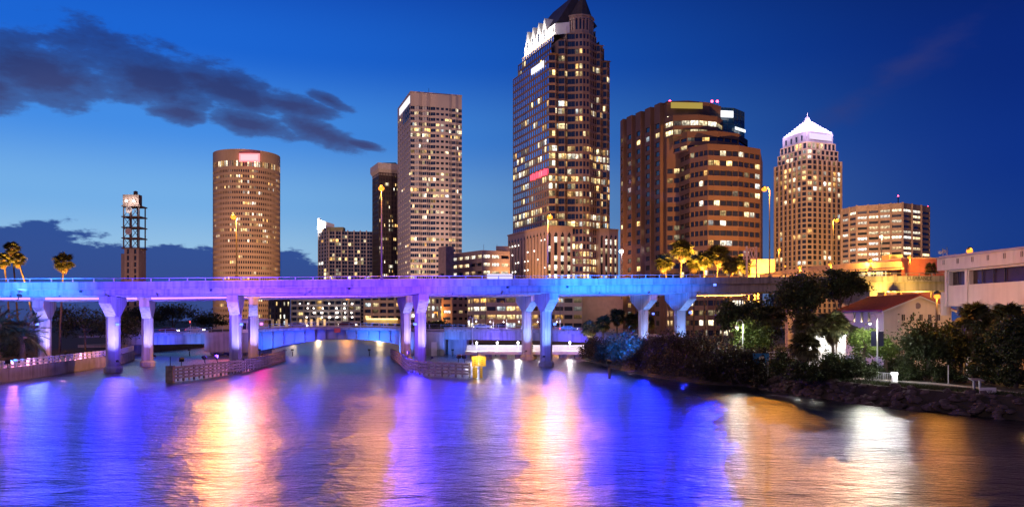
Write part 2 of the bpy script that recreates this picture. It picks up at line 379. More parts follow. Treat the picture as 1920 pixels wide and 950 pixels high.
# ---------- elevated twin expressway bridge
def bridge_pts(pxs, x0, y0, sl, zt, zb):
    out = []
    for px in pxs:
        k = (px - CX) / F; Y = (y0 - sl * x0) / (1 - sl * k); out.append((px, k * Y, Y, np.interp(px, *zt), np.interp(px, *zb)))
    return out
def elevated(name, label, pts, sl, width, pier_idx, rail=True, skew=None):
    c = 1 / math.hypot(1, sl); u = Vector((c, sl * c, 0)); p = Vector((-sl * c, c, 0)); t = thing(name, label, 'bridge', (pts[0][1], pts[0][2], 0))
    fr = lambda q, o, z: Vector((q[1], q[2], 0)) + p * o + Vector((0, 0, z))
    for a, b in zip(pts[:-1], pts[1:]):
        g = .02
        def seg(o0, o1, za0, za1, zb0, zb1, nm, m):
            mb = MB(); d = (fr(b, 0, 0) - fr(a, 0, 0)).normalized() * g
            V = [fr(a, o0, za0) + d, fr(b, o0, zb0) - d, fr(b, o1, zb0) - d, fr(a, o1, za0) + d, fr(a, o0, za1) + d, fr(b, o0, zb1) - d, fr(b, o1, zb1) - d, fr(a, o1, za1) + d]
            mb.v = [tuple(v) for v in V]; mb.f = [(0, 3, 2, 1), (4, 5, 6, 7), (0, 1, 5, 4), (1, 2, 6, 5), (2, 3, 7, 6), (3, 0, 4, 7)]; mb.c = [0] * 6
            return mb.build(nm, m, t)
        za, zb_ = a[3], b[3]; ga, gb = a[4], b[4]
        seg(0, .32, za - .95, za, zb_ - .95, zb_, 'parapet', CONC); seg(width - .32, width, za - .95, za, zb_ - .95, zb_, 'parapet', CONC)
        seg(-.06, width + .06, za - 1.25, za - .953, zb_ - 1.25, zb_ - .953, 'deck_slab', CONC)
        for k in range(5):
            o = .55 + k * (width - 1.6) / 4; seg(o, o + .5, ga + .12, za - 1.253, gb + .12, zb_ - 1.253, 'girder', CONC); seg(o - .12, o + .62, ga - .06, ga + .117, gb - .06, gb + .117, 'girder_flange', CONC)
        if rail:
            A, B = fr(a, .16, za), fr(b, .16, zb_); n = max(2, int((B - A).length / 2.7)); up = Vector((0, 0, 1))
            for k in range(n): q = A.lerp(B, (k + .5) / n); MB().bar(q, q + up * .52, .1, .16).build('rail_post', STEEL, t)
            MB().tube([A + up * .56, B + up * .56], .06, 6).build('rail', STEEL, t)
    for k in pier_idx:
        q = pts[k]; zc = q[4] - .08; pr = MB(); mid = width * .5; c0 = fr(q, mid, 0)
        # hammerhead cap
        hl, ht, hc, th = width * .47, 1.15, 1.25, .85
        prof = [(-hl, zc), (-hl, zc - ht), (-hc, zc - 3.3), (hc, zc - 3.3), (hl, zc - ht), (hl, zc)]; n = len(prof)
        cap = MB(); 
        for s_ in (-1, 1):
            for o, z in prof:
                tk = th * (1.0 if z > zc - 3 else .98); cap.v.append(tuple(c0 + p * o + u * s_ * tk + Vector((0, 0, z))))
        cap.f = [tuple(range(n)), tuple(reversed(range(n, 2 * n)))] + [(k_, k_ + n, (k_ + 1) % n + n, (k_ + 1) % n) for k_ in range(n)]; cap.c = [0] * len(cap.f)
        pier = cap.build('pier', CONC, t)
        oct_ = lambda a_, b_: [tuple((c0 + u * x + p * y)[:2]) for x, y in ((-a_, -b_ * .55), (-a_ * .55, -b_), (a_ * .55, -b_), (a_, -b_ * .55), (a_, b_ * .55), (a_ * .55, b_), (-a_ * .55, b_), (-a_, b_ * .55))]
        MB().prism(oct_(.98, 1.25), .9, zc - 3.302).build('column', CONC, pier)
        MB().prism(oct_(1.28, 1.55), -1.5, .75).prism(oct_(1.28, 1.55), .752, 1.1, scale=.8).build('footing', CONC_D, pier)
    return t, u, p, fr
NZT = ([0, 195, 435, 795, 1040, 1330, 1800], [14.5, 14.84, 15.2, 15.85, 16.2, 16.8, 17.9])
NZB = ([0, 195, 435, 795, 1040, 1330, 1800], [12.5, 12.65, 12.95, 13.4, 13.7, 14.0, 14.9])
near_pts = bridge_pts([-90, 195, 435, 795, 1040, 1300, 1460, 1640, 1830], -65.3, 128, .233, NZT, NZB)
near, NU, NP, nfr = elevated('expressway_bridge', 'nearer of two parallel concrete expressway bridges, floodlit blue and violet over the river', near_pts, .233, 11.5, [1, 2, 3, 4, 5, 7])
FZT = ([70, 270, 770, 1004, 1228, 1500], [15.4, 15.8, 17.2, 17.7, 18.1, 18.6]); FZB = ([70, 270, 770, 1004, 1228, 1500], [12.2, 12.4, 13.6, 14.0, 14.5, 14.9])
far_pts = bridge_pts([-120, 70, 270, 475, 770, 1004, 1228, 1420], -69, 147, .33, FZT, FZB)
farb, FU, FP, ffr = elevated('expressway_bridge', 'farther of two parallel concrete expressway bridges, pink light along its lower edge', far_pts, .33, 11.0, [1, 2, 3, 4, 5, 6], rail=False)
PINK = emis('pink_glow', (1, .38, .85), 1.5)
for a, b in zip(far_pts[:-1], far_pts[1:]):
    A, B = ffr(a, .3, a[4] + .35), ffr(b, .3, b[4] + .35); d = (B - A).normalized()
    MB().bar(A + d * 1.2, B - d * 1.2, .12, .38).build('pink_glow_strip', PINK, farb)  # glowing strip stands in for pink light falling on the girder face
# small fixtures seen on the near girder face
for k, px in enumerate((150, 395, 655, 952, 1065)):
    kx = (px - CX) / F; Y = (128 + .233 * 65.3) / (1 - .233 * kx); zt = np.interp(px, *NZT)
    q = Vector((kx * Y, Y, zt - 1.5)) - NP * -.35
    MB().obox(q, NU * .16, NP * .22, (0, 0, .16)).build('girder_fixture', DARKM, near)
# expressway lettering on the fascia at the right
def text(body, size, loc, rz, m, parent, tilt=90, name='lettering', ext=.01):
    c = bpy.data.curves.new(name, 'FONT'); c.body = body; c.size = size; c.align_x = 'CENTER'; c.align_y = 'CENTER'; c.extrude = ext; c.materials.append(m)
    tmp = bpy.data.objects.new(name, c); COL.objects.link(tmp); dg = bpy.context.evaluated_depsgraph_get(); me = bpy.data.meshes.new_from_object(tmp.evaluated_get(dg)); bpy.data.objects.remove(tmp)
    o = bpy.data.objects.new(name, me); COL.objects.link(o); o.parent = parent; o.location = Vector(loc) - ORG.get(parent, Vector()); o.rotation_euler = (R(tilt), 0, rz); return o
kx = (1724 - CX) / F; Yq = (128 + .233 * 65.3) / (1 - .233 * kx)
text('CLEARANCE', 1.05, Vector((kx * Yq, Yq, np.interp(1724, *NZT) - .55)) - NP * .012, math.atan(.233), mat('black_paint', (.03, .03, .03)), near)
# ---------- floodlights that colour the bridge
def floodlight(label, loc, aim, col, energy, spot=100, cat='floodlight', h=1.0, size=.25):
    loc = Vector(loc); t = thing('floodlight', label, cat, loc, 'floodlights aimed at the expressway bridge'); d = (Vector(aim) - loc - Vector((0, 0, h))).normalized(); hd = loc + Vector((0, 0, h))
    MB().tube([loc, hd - d * .3], .06, 6).build('stand', DARKM, t)
    s_ = d.cross(Vector((0, 0, 1))).normalized(); w = s_.cross(d)
    MB().obox(hd - d * .22, d * .18, s_ * .32, w * .24).build('housing', DARKM, t); MB().obox(hd - d * .02, d * .012, s_ * .29, w * .21).build('lens', emis('lens_%d' % len(MATS), col, 6), t)
    light('flood', 'SPOT', hd + d * .06, col, energy, t, size, hd + d * 10, spot, blend=.9)
    return t
AZ, VI, BL = (.01, .16, 1), (.15, .04, 1), (.05, .06, 1)
def nf_(px, dz=0): kx = (px - CX) / F; Y = (128 + .233 * 65.3) / (1 - .233 * kx); return Vector((kx * Y, Y, np.interp(px, *NZB) + 1 + dz))
floodlight('small floodlight on the seawall below the leftmost bridge span', (-70.9, 112.5, 2.0), nf_(30), AZ, 140000, 88)
floodlight('small floodlight at the near tip of the left timber fender', (-47.2, 114.2, 2.2), nf_(315), (.08, .04, 1), 170000, 85)
floodlight('small floodlight halfway along the left timber fender', (-46.4, 121, 2.2), nf_(560), VI, 150000, 90)
floodlight('small floodlight at the near tip of the right timber fender', (-8.2, 121.8, 2.3), nf_(740), VI, 110000, 86)
floodlight('second small floodlight at the near tip of the right timber fender', (-7.2, 121.4, 2.3), nf_(955), (.04, .09, 1), 110000, 76)
fpile = floodlight('small floodlight on a pile in the water off the mangrove bank', (14.5, 119, 1.6), nf_(1150, 1.0), AZ, 420000, 60); MB().tube([(14.5, 119, -1.5), (14.5, 119, 1.6)], .18, 7).build('pile', WOOD, fpile)

#=====BUILDINGS=====
G0 = 1.9
def panel(t, A, B, z0, z1, m, name='sign', proud=.25):
    A, B = np.array(A), np.array(B); d = (B - A) / np.hypot(*(B - A)); n = np.array([d[1], -d[0]]); c = (A + B) / 2 + n * proud
    return MB().obox((c[0], c[1], (z0 + z1) / 2), (d[0] * np.hypot(*(B - A)) / 2, d[1] * np.hypot(*(B - A)) / 2, 0), (n[0] * .12, n[1] * .12, 0), (0, 0, (z1 - z0) / 2)).build(name, m, t)
def along(A, B, s0, s1): return lerp(A, B, s0), lerp(A, B, s1)
def b_round():
    c = XY(463, 620); r = 24.8; zt = ZH(292, 620); t = thing('round_tower', 'round beige concrete office tower with small square windows and a glowing red rooftop sign', 'building', (*c, G0))
    n = 96; pts = [(c[0] + r * math.cos(a), c[1] + r * math.sin(a)) for a in [2 * math.pi * (k / n) - math.pi * 1.5 for k in range(n + 1)]]
    wm = MB(); wins = []; z1 = zt - 7
    for k in range(n):
        a = -math.pi * 1.5 + 2 * math.pi * (k + .5) / n
        if math.sin(a) < .35: 
            facade(wm, wins, pts[k], pts[k + 1], G0 + 4, z1 - 7, 29, 1, .62, .5, .25, .4); facade(wm, wins, pts[k], pts[k + 1], z1 - 7, z1, 1, 1, .7, .6, .2, .4)
            wm.quad((*pts[k], G0), (*pts[k + 1], G0), (*pts[k + 1], G0 + 4), (*pts[k], G0 + 4)); wm.quad((*pts[k], z1), (*pts[k + 1], z1), (*pts[k + 1], zt), (*pts[k], zt))
        else: wm.quad((*pts[k], G0), (*pts[k + 1], G0), (*pts[k + 1], zt), (*pts[k], zt))
    poly_cap(wm, pts[:-1], zt - 1)
    wm.build('wall', mat('round_tower_concrete', (.44, .33, .27), .85, var=.1, scale=.1, streak=.12), t)
    r1 = random.Random(3); idx = {}
    def lit(w):
        i = w[4]; k = round((math.atan2(w[0][1] - c[1], w[0][0] - c[0]) + math.pi) * n / 6.2832)
        if w[2] > 3: return r1.random() < .8
        fl = {27: .5, 26: .4, 25: .45, 24: .25, 20: .25, 19: .25, 18: .3, 17: .45, 16: .4, 15: .2, 10: .15, 9: .2, 8: .22, 7: .25, 6: .2, 5: .2}.get(i, .07 if i > 8 else .16)
        key = (i, k // 3)
        if key not in idx: idx[key] = r1.random() < fl
        return idx[key] and r1.random() < .85
    windows(t, wins, lit, 0)
    a0 = P(449, 288, 594); a1 = P(487, 303, 594)
    m = emis('red_sign', (1, .18, .2), 2.6); m2 = emis('pink_sign', (1, .34, .38), 2.0)
    MB().box(a0.x, a1.x, 593.4, 594.2, a1.z, a0.z).build('rooftop_sign', m, t); MB().box(a0.x + 1.2, a1.x - 1.2, 593.2, 593.39, a1.z + 1, a0.z - 1).build('sign_face', m2, t)
    light('sign_glow', 'AREA', (c[0], 592.6, a0.z - 3), (1, .15, .2), 25000, t, 14, (c[0], 500, a0.z), size_y=5)
    for k in range(5): MB().tube([(c[0] - 14 + k * 7, c[1], zt - 1), (c[0] - 14 + k * 7, c[1], zt + 2 + (k % 2) * 2)], .1, 5).build('antenna', DARKM, t)
b_round()
def mast():
    Y = 450; x0, x1, xm = P(222, 0, Y).x, P(260, 0, Y).x, P(238, 0, Y).x; t = thing('broadcast_tower', 'concrete tower topped by steel lattice with dishes and a white lit drum', 'tower', ((x0 + x1) / 2, Y, G0))
    zb = ZH(465, Y); st = mat('tower_concrete', (.35, .26, .22), .85, var=.1, streak=.2); wm = MB(); wins = []
    facade(wm, wins, (x0, Y + 3), (xm - 1.5, Y + 1), G0, zb - 3, 1, 1, .01, .01); facade(wm, wins, (xm - 1.5, Y), (x1, Y), G0, zb, 13, 2, .32, .72, .12, .5)
    wm.quad((x1, Y, G0), (x1, Y + 9, G0), (x1, Y + 9, zb), (x1, Y, zb)); wm.quad((xm - 1.5, Y, G0), (xm - 1.5, Y + 9, G0), (xm - 1.5, Y + 9, zb), (xm - 1.5, Y, zb))
    wm.quad((x0, Y + 9, G0), (x1, Y + 9, G0), (x1, Y + 9, zb), (x0, Y + 9, zb)); poly_cap(wm, [(x0, Y + 2), (x1, Y), (x1, Y + 9), (x0, Y + 9)], zb - 3); poly_cap(wm, [(xm - 1.5, Y), (x1, Y), (x1, Y + 9), (xm - 1.5, Y + 9)], zb)
    wm.build('wall', st, t); windows(t, wins, lambda w: False, 40)
    lx0, lx1 = P(231, 0, Y).x, P(260, 0, Y).x; zt = ZH(386, Y); ys = (Y + .5, Y + 8); lv = [zb, ZH(446, Y), ZH(426, Y), ZH(406, Y), zt]; rust = mat('rusty_steel', (.16, .10, .085), .7, .3)
    for x in (lx0, lx1, (lx0 + lx1) / 2):
        for y in ys: MB().bar((x, y, zb), (x, y, zt), .55).build('lattice_leg', rust, t)
    for z in lv: MB().box(lx0 - .9, lx1 + .9, ys[0] - .9, ys[1] + .9, z - .3, z + .3).build('platform', rust, t)
    for a, b in zip(lv[:-1], lv[1:]):
        for xa, xb in ((lx0, (lx0 + lx1) / 2), ((lx0 + lx1) / 2, lx1)):
            MB().bar((xa, ys[0], a), (xb, ys[0], b), .25).build('brace', rust, t); MB().bar((xb, ys[0], a), (xa, ys[0], b), .25).build('brace', rust, t)
    for px, py in ((243, 394), (242, 434)):
        q = P(px, py, Y - .8); mb = MB().lathe([(.2, 0), (1.3, .25), (1.9, .8), (1.85, .85), (.3, .35)], (0, 0, 0), 14); mb.v = [(q.x + x, q.y - z, q.z + y) for x, y, z in mb.v]; mb.build('dish', mat('dish', (.5, .42, .4)), t)
    d0, d1 = P(231, 0, Y).x - .4, P(263, 0, Y).x; zz = ZH(365, Y); cx = (d0 + d1) / 2
    MB().box(d0 + .4, d1 - .6, Y - .5, Y + 3.5, zt + .3, zz).build('drum', rust, t)
    for k in range(2):
        q = (d0 + (d1 - d0) * (.3 + .4 * k), Y - 1.6, zt + 2.6); MB().ball(q, .7, 8, 6).build('lamp', emis('white_lamp', (1, .96, .9), 12), t); light('lamp_light', 'POINT', (q[0], q[1] - .9, q[2]), (1, .96, .9), 3000, t, .4)
    MB().lathe([(1.2, 0), (1.2, 2.2), (.3, 2.6)], (cx + 1, Y + 3, zz), 8).build('cap', rust, t)
mast()
def b_flats():
    Y = 760; A, B, C_ = XY(596, Y + 22), XY(617, Y), XY(699, Y + 6); zt = ZH(433, Y); t = thing('apartment_tower', 'slim apartment tower with white columns, glass balconies and a white lit fin on top', 'building', (*B, G0))
    wm = MB(); wins = []; m = mat('flat_frame', (.42, .38, .40), .7, var=.08)
    facade(wm, wins, A, B, G0, zt + 4, 27, 4, .88, .74, .13, .8); facade(wm, wins, B, C_, G0, zt, 26, 14, .9, .76, .12, .8)
    D, E2 = C_ + (0, 25), A + (4, 20); back_walls(wm, [C_, D, E2, A], G0, zt); poly_cap(wm, [A, B, C_, D, E2], zt)
    wm.build('wall', m, t)
    for k in range(8): q = lerp(B, C_, k / 7); MB().box(q[0] - .45, q[0] + .45, q[1] - 1.3, q[1] + .2, G0, zt + 1).build('column', mat('white_column', (.6, .5, .5)), t)
    windows(t, wins, litter(5, .11, 2), 0, GLASS_B)
    fin = MB(); zf = ZH(411, Y + 22); fa, fb = A, lerp(B, C_, .12)
    fin.quad((*fa, zt + 4.1), (*fb, zt + 4.1), (*fb, zt + 6.5), (fa[0], fa[1], zf)); fin.obox((fa[0] + 1.2, fa[1], (zt + zf) / 2 + 2), (1.3, 0, 0), (0, .6, 0), (0, 0, (zf - zt) / 2 - 1)); fin.build('fin', WHITEP, t)
    light('fin_light', 'AREA', (fa[0] + 4, fa[1] - 9, zt + 4), (1, .95, .85), 14000, t, 12, (fa[0] + 4, fa[1], zt + 9), size_y=2)
    mb = MB().box(B[0] - 2, B[0] + 13, B[1] + 2, B[1] + 12, zt, zt + 4); mb.build('plant_room', mat('olive_box', (.3, .32, .2)), t)
b_flats()
def b_dark():
    Y = 720; A, B, C_ = XY(698, Y + 24), XY(711, Y), XY(752, Y + 8); zt = ZH(323, Y); zc = ZH(310, Y); t = thing('dark_tower', 'dark brown ribbed office tower with a pale overhanging crown', 'building', (*B, G0))
    wm = MB(); wins = []; facade(wm, wins, A, B, G0, zt, 34, 8, .5, .6, .2, .4); facade(wm, wins, B, C_, G0, zt, 34, 14, .5, .6, .2, .4)
    D, E2 = C_ + (2, 30), A + (4, 22); back_walls(wm, [C_, D, E2, A], G0, zt); wm.build('wall', mat('dark_brown', (.055, .035, .035), .6, var=.15), t)
    for k in range(15): q = lerp(B, C_, k / 14); MB().box(q[0] - .35, q[0] + .35, q[1] - .7, q[1], G0, zt).build('rib', mat('dark_rib', (.07, .045, .045)), t)
    windows(t, wins, litter(8, .17, 3), 0)
    pts = [A, B, C_, D, E2]; mb = MB(); cx = np.mean(pts, axis=0); big = [tuple(cx + (np.array(q) - cx) * 1.13) for q in pts]; mb.prism(pts, zt - 2.5, zt, False); n = 5
    k = len(mb.v); mb.v += [(*q, zt) for q in pts] + [(*q, zt + 3) for q in big] + [(*q, zc + 2) for q in big]
    for a in range(2):
        for j in range(n): mb.f.append((k + a * n + j, k + a * n + (j + 1) % n, k + (a + 1) * n + (j + 1) % n, k + (a + 1) * n + j)); mb.c.append(0)
    mb.f.append(tuple(k + 2 * n + j for j in range(n))); mb.c.append(0)
    mb.build('crown', mat('pale_crown', (.66, .56, .52), .7), t)
    MB().box(cx[0] - 4, cx[0] + 8, cx[1] - 5, cx[1] + 5, zc + 2, zc + 6).build('plant_room', DARKM, t)
b_dark()
def b_pale():
    C0 = XY(770, 600); A = XY(745.5, 649); B = XY(866, 611); zt = ZH(174, 600); t = thing('pale_tower', 'tall pale stone office tower with a folded dark glass front and punched side windows', 'building', (*C0, G0))
    wm = MB(); wins = []; gl = []; nf = 41; zw = zt - 9
    facade(wm, wins, A, C0, G0, zw, nf, 7, .62, .46, .3, .4); wm.quad((*A, zw), (*C0, zw), (*C0, zt), (*A, zt))
    u = (B - C0) / np.hypot(*(B - C0)); n = np.array([u[1], -u[0]]); Lf = np.hypot(*(B - C0)); q = lambda s, o: tuple(C0 + u * s * Lf + n * o)
    # folded front: three teeth, punched bay, two teeth
    fold = [(0, 0), (.07, 0), (.15, 1.8), (.22, .5), (.30, 2.2), (.38, .6), (.47, 2.0)]
    for a, b in zip(fold[:-1], fold[1:]): facade(wm, wins, q(*a), q(*b), G0, zw, nf, 2, .985, .60, .22, .45)
    facade(wm, wins, q(.47, 2.0), q(.74, 2.0), G0, zw, nf, 3, .66, .46, .3, .4)
    fold2 = [(.74, 2.0), (.80, .6), (.87, 1.6), (.93, .2), (1, 0)]
    for a, b in zip(fold2[:-1], fold2[1:]): facade(wm, wins, q(*a), q(*b), G0, zw, nf, 2, .985, .60, .22, .45)
    ff = fold + fold2
    for a, b in zip(ff[:-1], ff[1:]):
        if a != b: wm.quad((*q(*a), zw), (*q(*b), zw), (*q(*b), zt), (*q(*a), zt))
    D = B + (A - C0); back_walls(wm, [B, D, A], G0, zt); poly_cap(wm, [A] + [q(*a) for a in ff if True] + [D], zt - .5)
    wm.build('wall', mat('pale_stone', (.62, .50, .45), .75, var=.06, scale=.08), t)
    fl = {37: .3, 36: .75, 35: .85, 34: .4, 32: .25, 28: .3, 25: .45, 24: .35, 21: .35, 16: .3, 12: .35, 11: .4, 9: .35, 8: .4, 6: .5, 4: .5, 2: .5}
    base = litter(11, .10, 2, fl)
    side = litter(12, .035, 2)
    windows(t, wins, lambda w: (side if w[6][0] == tuple(A) else base)(w), 0, GLASS_B)
    for s0 in (.5, .62, .74, .86):   # tall panels below the cornice on the side
        a, b = along(A, C0, s0 - .04, s0 + .04); panel(t, a, b, zw - 9, zw + 2, GLASS_B, 'tall_window', .02)
    a, b = along(A, C0, .18, .96); panel(t, a, b, zt - 7, zt - 1.6, emis('white_sign', (.92, .88, 1), 1.25), 'rooftop_sign', .3)
    m = mat('cornice_stone', (.6, .45, .40)); MB().prism([tuple(np.array(p_) * 1.0) for p_ in (q(-.01, .6), q(1.0, .6), tuple(D), tuple(A))], zt, zt + 1.1, True, True).build('cornice', m, t)
    c = (np.array(A) + B) / 2; MB().box(c[0] - 9, c[0] + 8, c[1] - 8, c[1] + 8, zt + 1.1, zt + 4).build('plant_room', DARKM, t); MB().tube([(c[0], c[1], zt + 4), (c[0], c[1], zt + 12)], .15, 5).build('antenna', DARKM, t)
b_pale()
def b_gabled():
    C0 = XY(1029, 430); A = XY(962, 476); u = np.array([46.0, 19.2]) / math.hypot(46, 19.2); w = np.array([-u[1], u[0]]); Wd, Ln = 37.4, 50.0
    t = thing('gabled_tower', 'tallest tower, brown stone and dark glass, with a steep roof and floodlit white gables', 'building', (*C0, G0)); n = -w
    q = lambda s, o: tuple(C0 + u * s + n * o)       # o positive towards the viewer
    wm = MB(); wins = []; side = []; ST = mat('brown_stone', (.40, .27, .20), .7, var=.08, scale=.1); fh = 4.05
    def zf(z): return G0 + fh * round((z - G0) / fh)
    z1, z2, z3 = zf(150), zf(159), zf(168)
    pod = zf(58)
    def tier(s0, z0, zt_, lat0, lat1):
        """left side wall of one setback tier; s0 = inset, from back lat1 to front lat0"""
        a, b = q(s0, -lat1), q(s0, -lat0); nf = round((zt_ - z0) / fh); facade(wm, side, a, b, z0, zt_, nf, round((lat1 - lat0) / 2.9), .84, .74, .14, .25)
        r0, r1 = q(Wd - s0, -lat0), q(Wd - s0, -lat1); wm.quad((*r0, z0), (*r1, z0), (*r1, zt_), (*r0, zt_)); wm.quad((*r1, z0), (*a, z0), (*a, zt_), (*r1, zt_))
    tier(0, pod, z1, 0, Ln); tier(2.4, z1, z2, 2, Ln - 2); tier(4.6, z2, z3 - fh, 3.5, Ln - 3.5)
    # stepped front: corner steps, then the round bay
    def fr(pts, z0, zt_, nc, wf, hf, sl): 
        for a, b in zip(pts[:-1], pts[1:]): facade(wm, wins, q(*a), q(*b), z0, zt_, round((zt_ - z0) / fh), nc, wf, hf, sl, .4)
    fr([(0, 0), (3.4, 1.4), (5.6, .2)], pod, z1, 2, .985, .72, .15); fr([(5.6, .2), (8.6, 2.2), (10.6, 1.2)], pod, z2, 2, .985, .72, .15)
    fr([(10.6, 1.2), (14, 3.4)], G0, z3 - fh, 2, .985, .72, .15)
    bay = [(14, 3.4), (17.4, 6.0), (21.6, 6.0), (25, 3.4)]
    for a, b in zip(bay[:-1], bay[1:]): facade(wm, wins, q(*a), q(*b), G0, z3 - fh, round((z3 - fh - G0) / fh), 2, .68, .64, .18, .4)
    fr([(25, 3.4), (28.4, 1.2)], G0, z3 - fh, 2, .985, .72, .15); fr([(28.4, 1.2), (30.4, 2.2), (33, .2)], pod, z2, 2, .985, .72, .15); fr([(33, .2), (35, 1.4), (Wd, 0)], pod, z1, 2, .985, .72, .15)
    for (s0, s1, z0, zt_) in ((0, 5.6, z1, 0), (5.6, 10.6, z2, 0), (33, Wd, z1, 0), (28.4, 33, z2, 0)): poly_cap(wm, [q(s0, 2), q(s1, 2), q(s1, -Ln + 8), q(s0, -Ln + 8)], z0)
    for s0, z0, zt_ in ((5.6, z1, z2), (10.6, z2, z3), (28.4, z2, z3), (33, z1, z2)): wm.quad((*q(s0, .2), z0), (*q(s0, -8), z0), (*q(s0, -8), zt_), (*q(s0, .2), zt_))
    wm.build('wall', ST, t)
    fl = {9: 0, 12: .5, 13: .85, 14: .15, 16: .5, 17: .55, 18: .3, 19: .75, 20: .75, 24: .3, 26: .15, 29: .5, 33: .25, 34: .3}
    nfl = {k + 0: v for k, v in fl.items()}
    fi = litter(21, .10, 2, {k: v for k, v in nfl.items()}); lo = litter(22, .12, 3)
    def lit_f(w_):
        k = round((w_[0][2] - G0) / fh - .5); p_ = {14: .8, 15: .25, 17: .45, 18: .25, 19: .5, 20: .9, 21: .2, 22: .35, 23: .75, 24: .75, 27: .25, 29: .3, 30: .45, 34: .3, 35: .25}.get(k, .08 if k > 15 else .2 if k > 12 else .75)
        return hash_r(k, w_[5], w_[6]) < p_
    hr = {}; rr = random.Random(77)
    def hash_r(k, j, key):
        kk = (k, key[0], j // 2)
        if kk not in hr: hr[kk] = rr.random()
        return hr[kk]
    def lit_s(w_):
        k = round((w_[0][2] - G0) / fh - .5); p_ = {15: .85, 16: .8, 17: .2, 20: .3, 21: .35, 22: .25, 23: .55, 24: .5, 25: .35, 27: .3}.get(k, .06)
        return hash_r(k, w_[5], w_[6]) < p_
    windows(t, wins, lit_f, 180, GLASS_B); windows(t, side, lit_s, 110, COAT)
    # crown: arcaded top of the bay, floodlit gabled side walls, steep hip roof
    CR = mat('crown_stone', (.82, .79, .74), .7, var=.04); z4 = z3 + 2.2; cr = MB(); cw = []
    a, b = q(5.4, -Ln + 5), q(5.4, -3.5); facade(cr, cw, a, b, z3 - fh, z4, 1, 13, .42, .55, .22, .5); cr.quad((*q(5.4, -3.5), z3 - fh), (*q(12, 1), z3 - fh), (*q(12, 1), z4), (*q(5.4, -3.5), z4))
    g = []
    for k in range(4):
        s = .14 + k * .185; c = np.array(a) + (np.array(b) - np.array(a)) * s; d = (np.array(b) - np.array(a)) / np.hypot(*(np.array(b) - np.array(a))); hw = 3.5; o_ = -u * .6; pk = z4 + 7.0
        gm = MB(); p0, p1 = c - d * hw + o_, c + d * hw + o_; top = c + o_; bk = c + u * 5
        gm.tri((*p0, z4 - 1), (*p1, z4 - 1), (*top, pk)); gm.quad((*p0, z3 - fh), (*p1, z3 - fh), (*p1, z4 - 1), (*p0, z4 - 1)); gm.quad((*p1, z4 - 1), (*(p1 + u * 5), z4 - 1), (*bk, pk), (*top, pk)); gm.quad((*p0, z4 - 1), (*top, pk), (*bk, pk), (*(p0 + u * 5), z4 - 1))
        gm.quad((*p1, z3 - fh), (*(p1 + u * .7), z3 - fh), (*(p1 + u * .7), z4 - 1), (*p1, z4 - 1)); gm.quad((*p0, z3 - fh), (*p0, z4 - 1), (*(p0 + u * .7), z4 - 1), (*(p0 + u * .7), z3 - fh))
        gm.build('gable', CR, t)
        wmn = MB().obox((*(c + o_ - u * .06), z4 - 2.2), (*(d * .7), 0), (*(u * .05), 0), (0, 0, 2.6)); wmn.build('gable_window', GLASS, t)
    cr.build('crown_wall', CR, t); windows(t, cw, lambda w_: False, 30)
    # turret with arched openings
    tu = MB(); tw = []; tb = [(12, .6), (14, 3.0), (17.4, 5.4), (21.6, 5.4), (25, 3.0), (27, .6)]; zt2 = z3 + 5.0
    for k, (a_, b_) in enumerate(zip(tb[:-1], tb[1:])): facade(tu, tw, q(*a_), q(*b_), z3 - fh, zt2, 1, 2, .55, .62, .2, .6)
    tu.quad((*q(27, .6), z3 - fh), (*q(29, -Ln + 9), z3 - fh), (*q(29, -Ln + 9), zt2), (*q(27, .6), zt2)); tu.prism([q(*a_) for a_ in [(11.5, .8), (13.7, 3.5), (17.2, 6.0), (21.8, 6.0), (25.3, 3.5), (27.5, .8)]], zt2, zt2 + .8, True, True); tu.build('turret', ST, t); windows(t, tw, lambda w_: False, 20, GLASS_B)
    for w_ in tw:    # arch heads
        c = Vector(w_[0]); d = Vector((math.cos(w_[3]), math.sin(w_[3]), 0)); nn = Vector((d.y, -d.x, 0)); mb = MB(); c += nn * .62 + Vector((0, 0, w_[2] / 2)); k0 = len(mb.v)
        for k in range(9): aa = math.pi * k / 8; mb.v.append(tuple(c + d * math.cos(aa) * w_[1] / 2 + Vector((0, 0, math.sin(aa) * w_[1] / 2))))
        mb.f.append(tuple(range(9))); mb.c.append(0); mb.build('arch_head', GLASS_B, t)
    RF = mat('slate_roof', (.075, .06, .055), .6, var=.2); rf = MB(); zr = z4 + 18.5; e = [q(5.6, -1), q(29, 1), q(31, -Ln + 5), q(5.2, -Ln + 5)]; r0, r1 = q(18.7, -6), q(18.7, -Ln + 16)
    rf.tri((*e[0], z4), (*e[1], z4), (*r0, zr)); rf.quad((*e[1], z4), (*e[2], z4), (*r1, zr), (*r0, zr)); rf.tri((*e[2], z4), (*e[3], z4), (*r1, zr)); rf.quad((*e[3], z4), (*e[0], z4), (*r0, zr), (*r1, zr)); roof = rf.build('roof', RF, t)
    tr = MB().prism([q(*a_) for a_ in [(12.5, 0), (14, 2.6), (17.4, 5), (21.6, 5), (25, 2.6), (26.5, 0)]], zt2 + .8, zt2 + 12, True, False, .12); tr.build('turret_roof', RF, roof)
    MB().tube([(*r0, zr - .5), (*r0, zr + 9)], .2, 5).build('spire', DARKM, roof)
    for k in range(3):
        s = .12 + .36 * k; c = np.array(a) + (np.array(b) - np.array(a)) * s - u * 5.5; light('crown_flood', 'AREA', (c[0], c[1], z3 - fh - 1), (1, .97, .90), 3400, t, 12, (*(c + u * 6), z4 + 3), size_y=1.2)
    # podium with pointed arches
    pm = MB(); pw = []
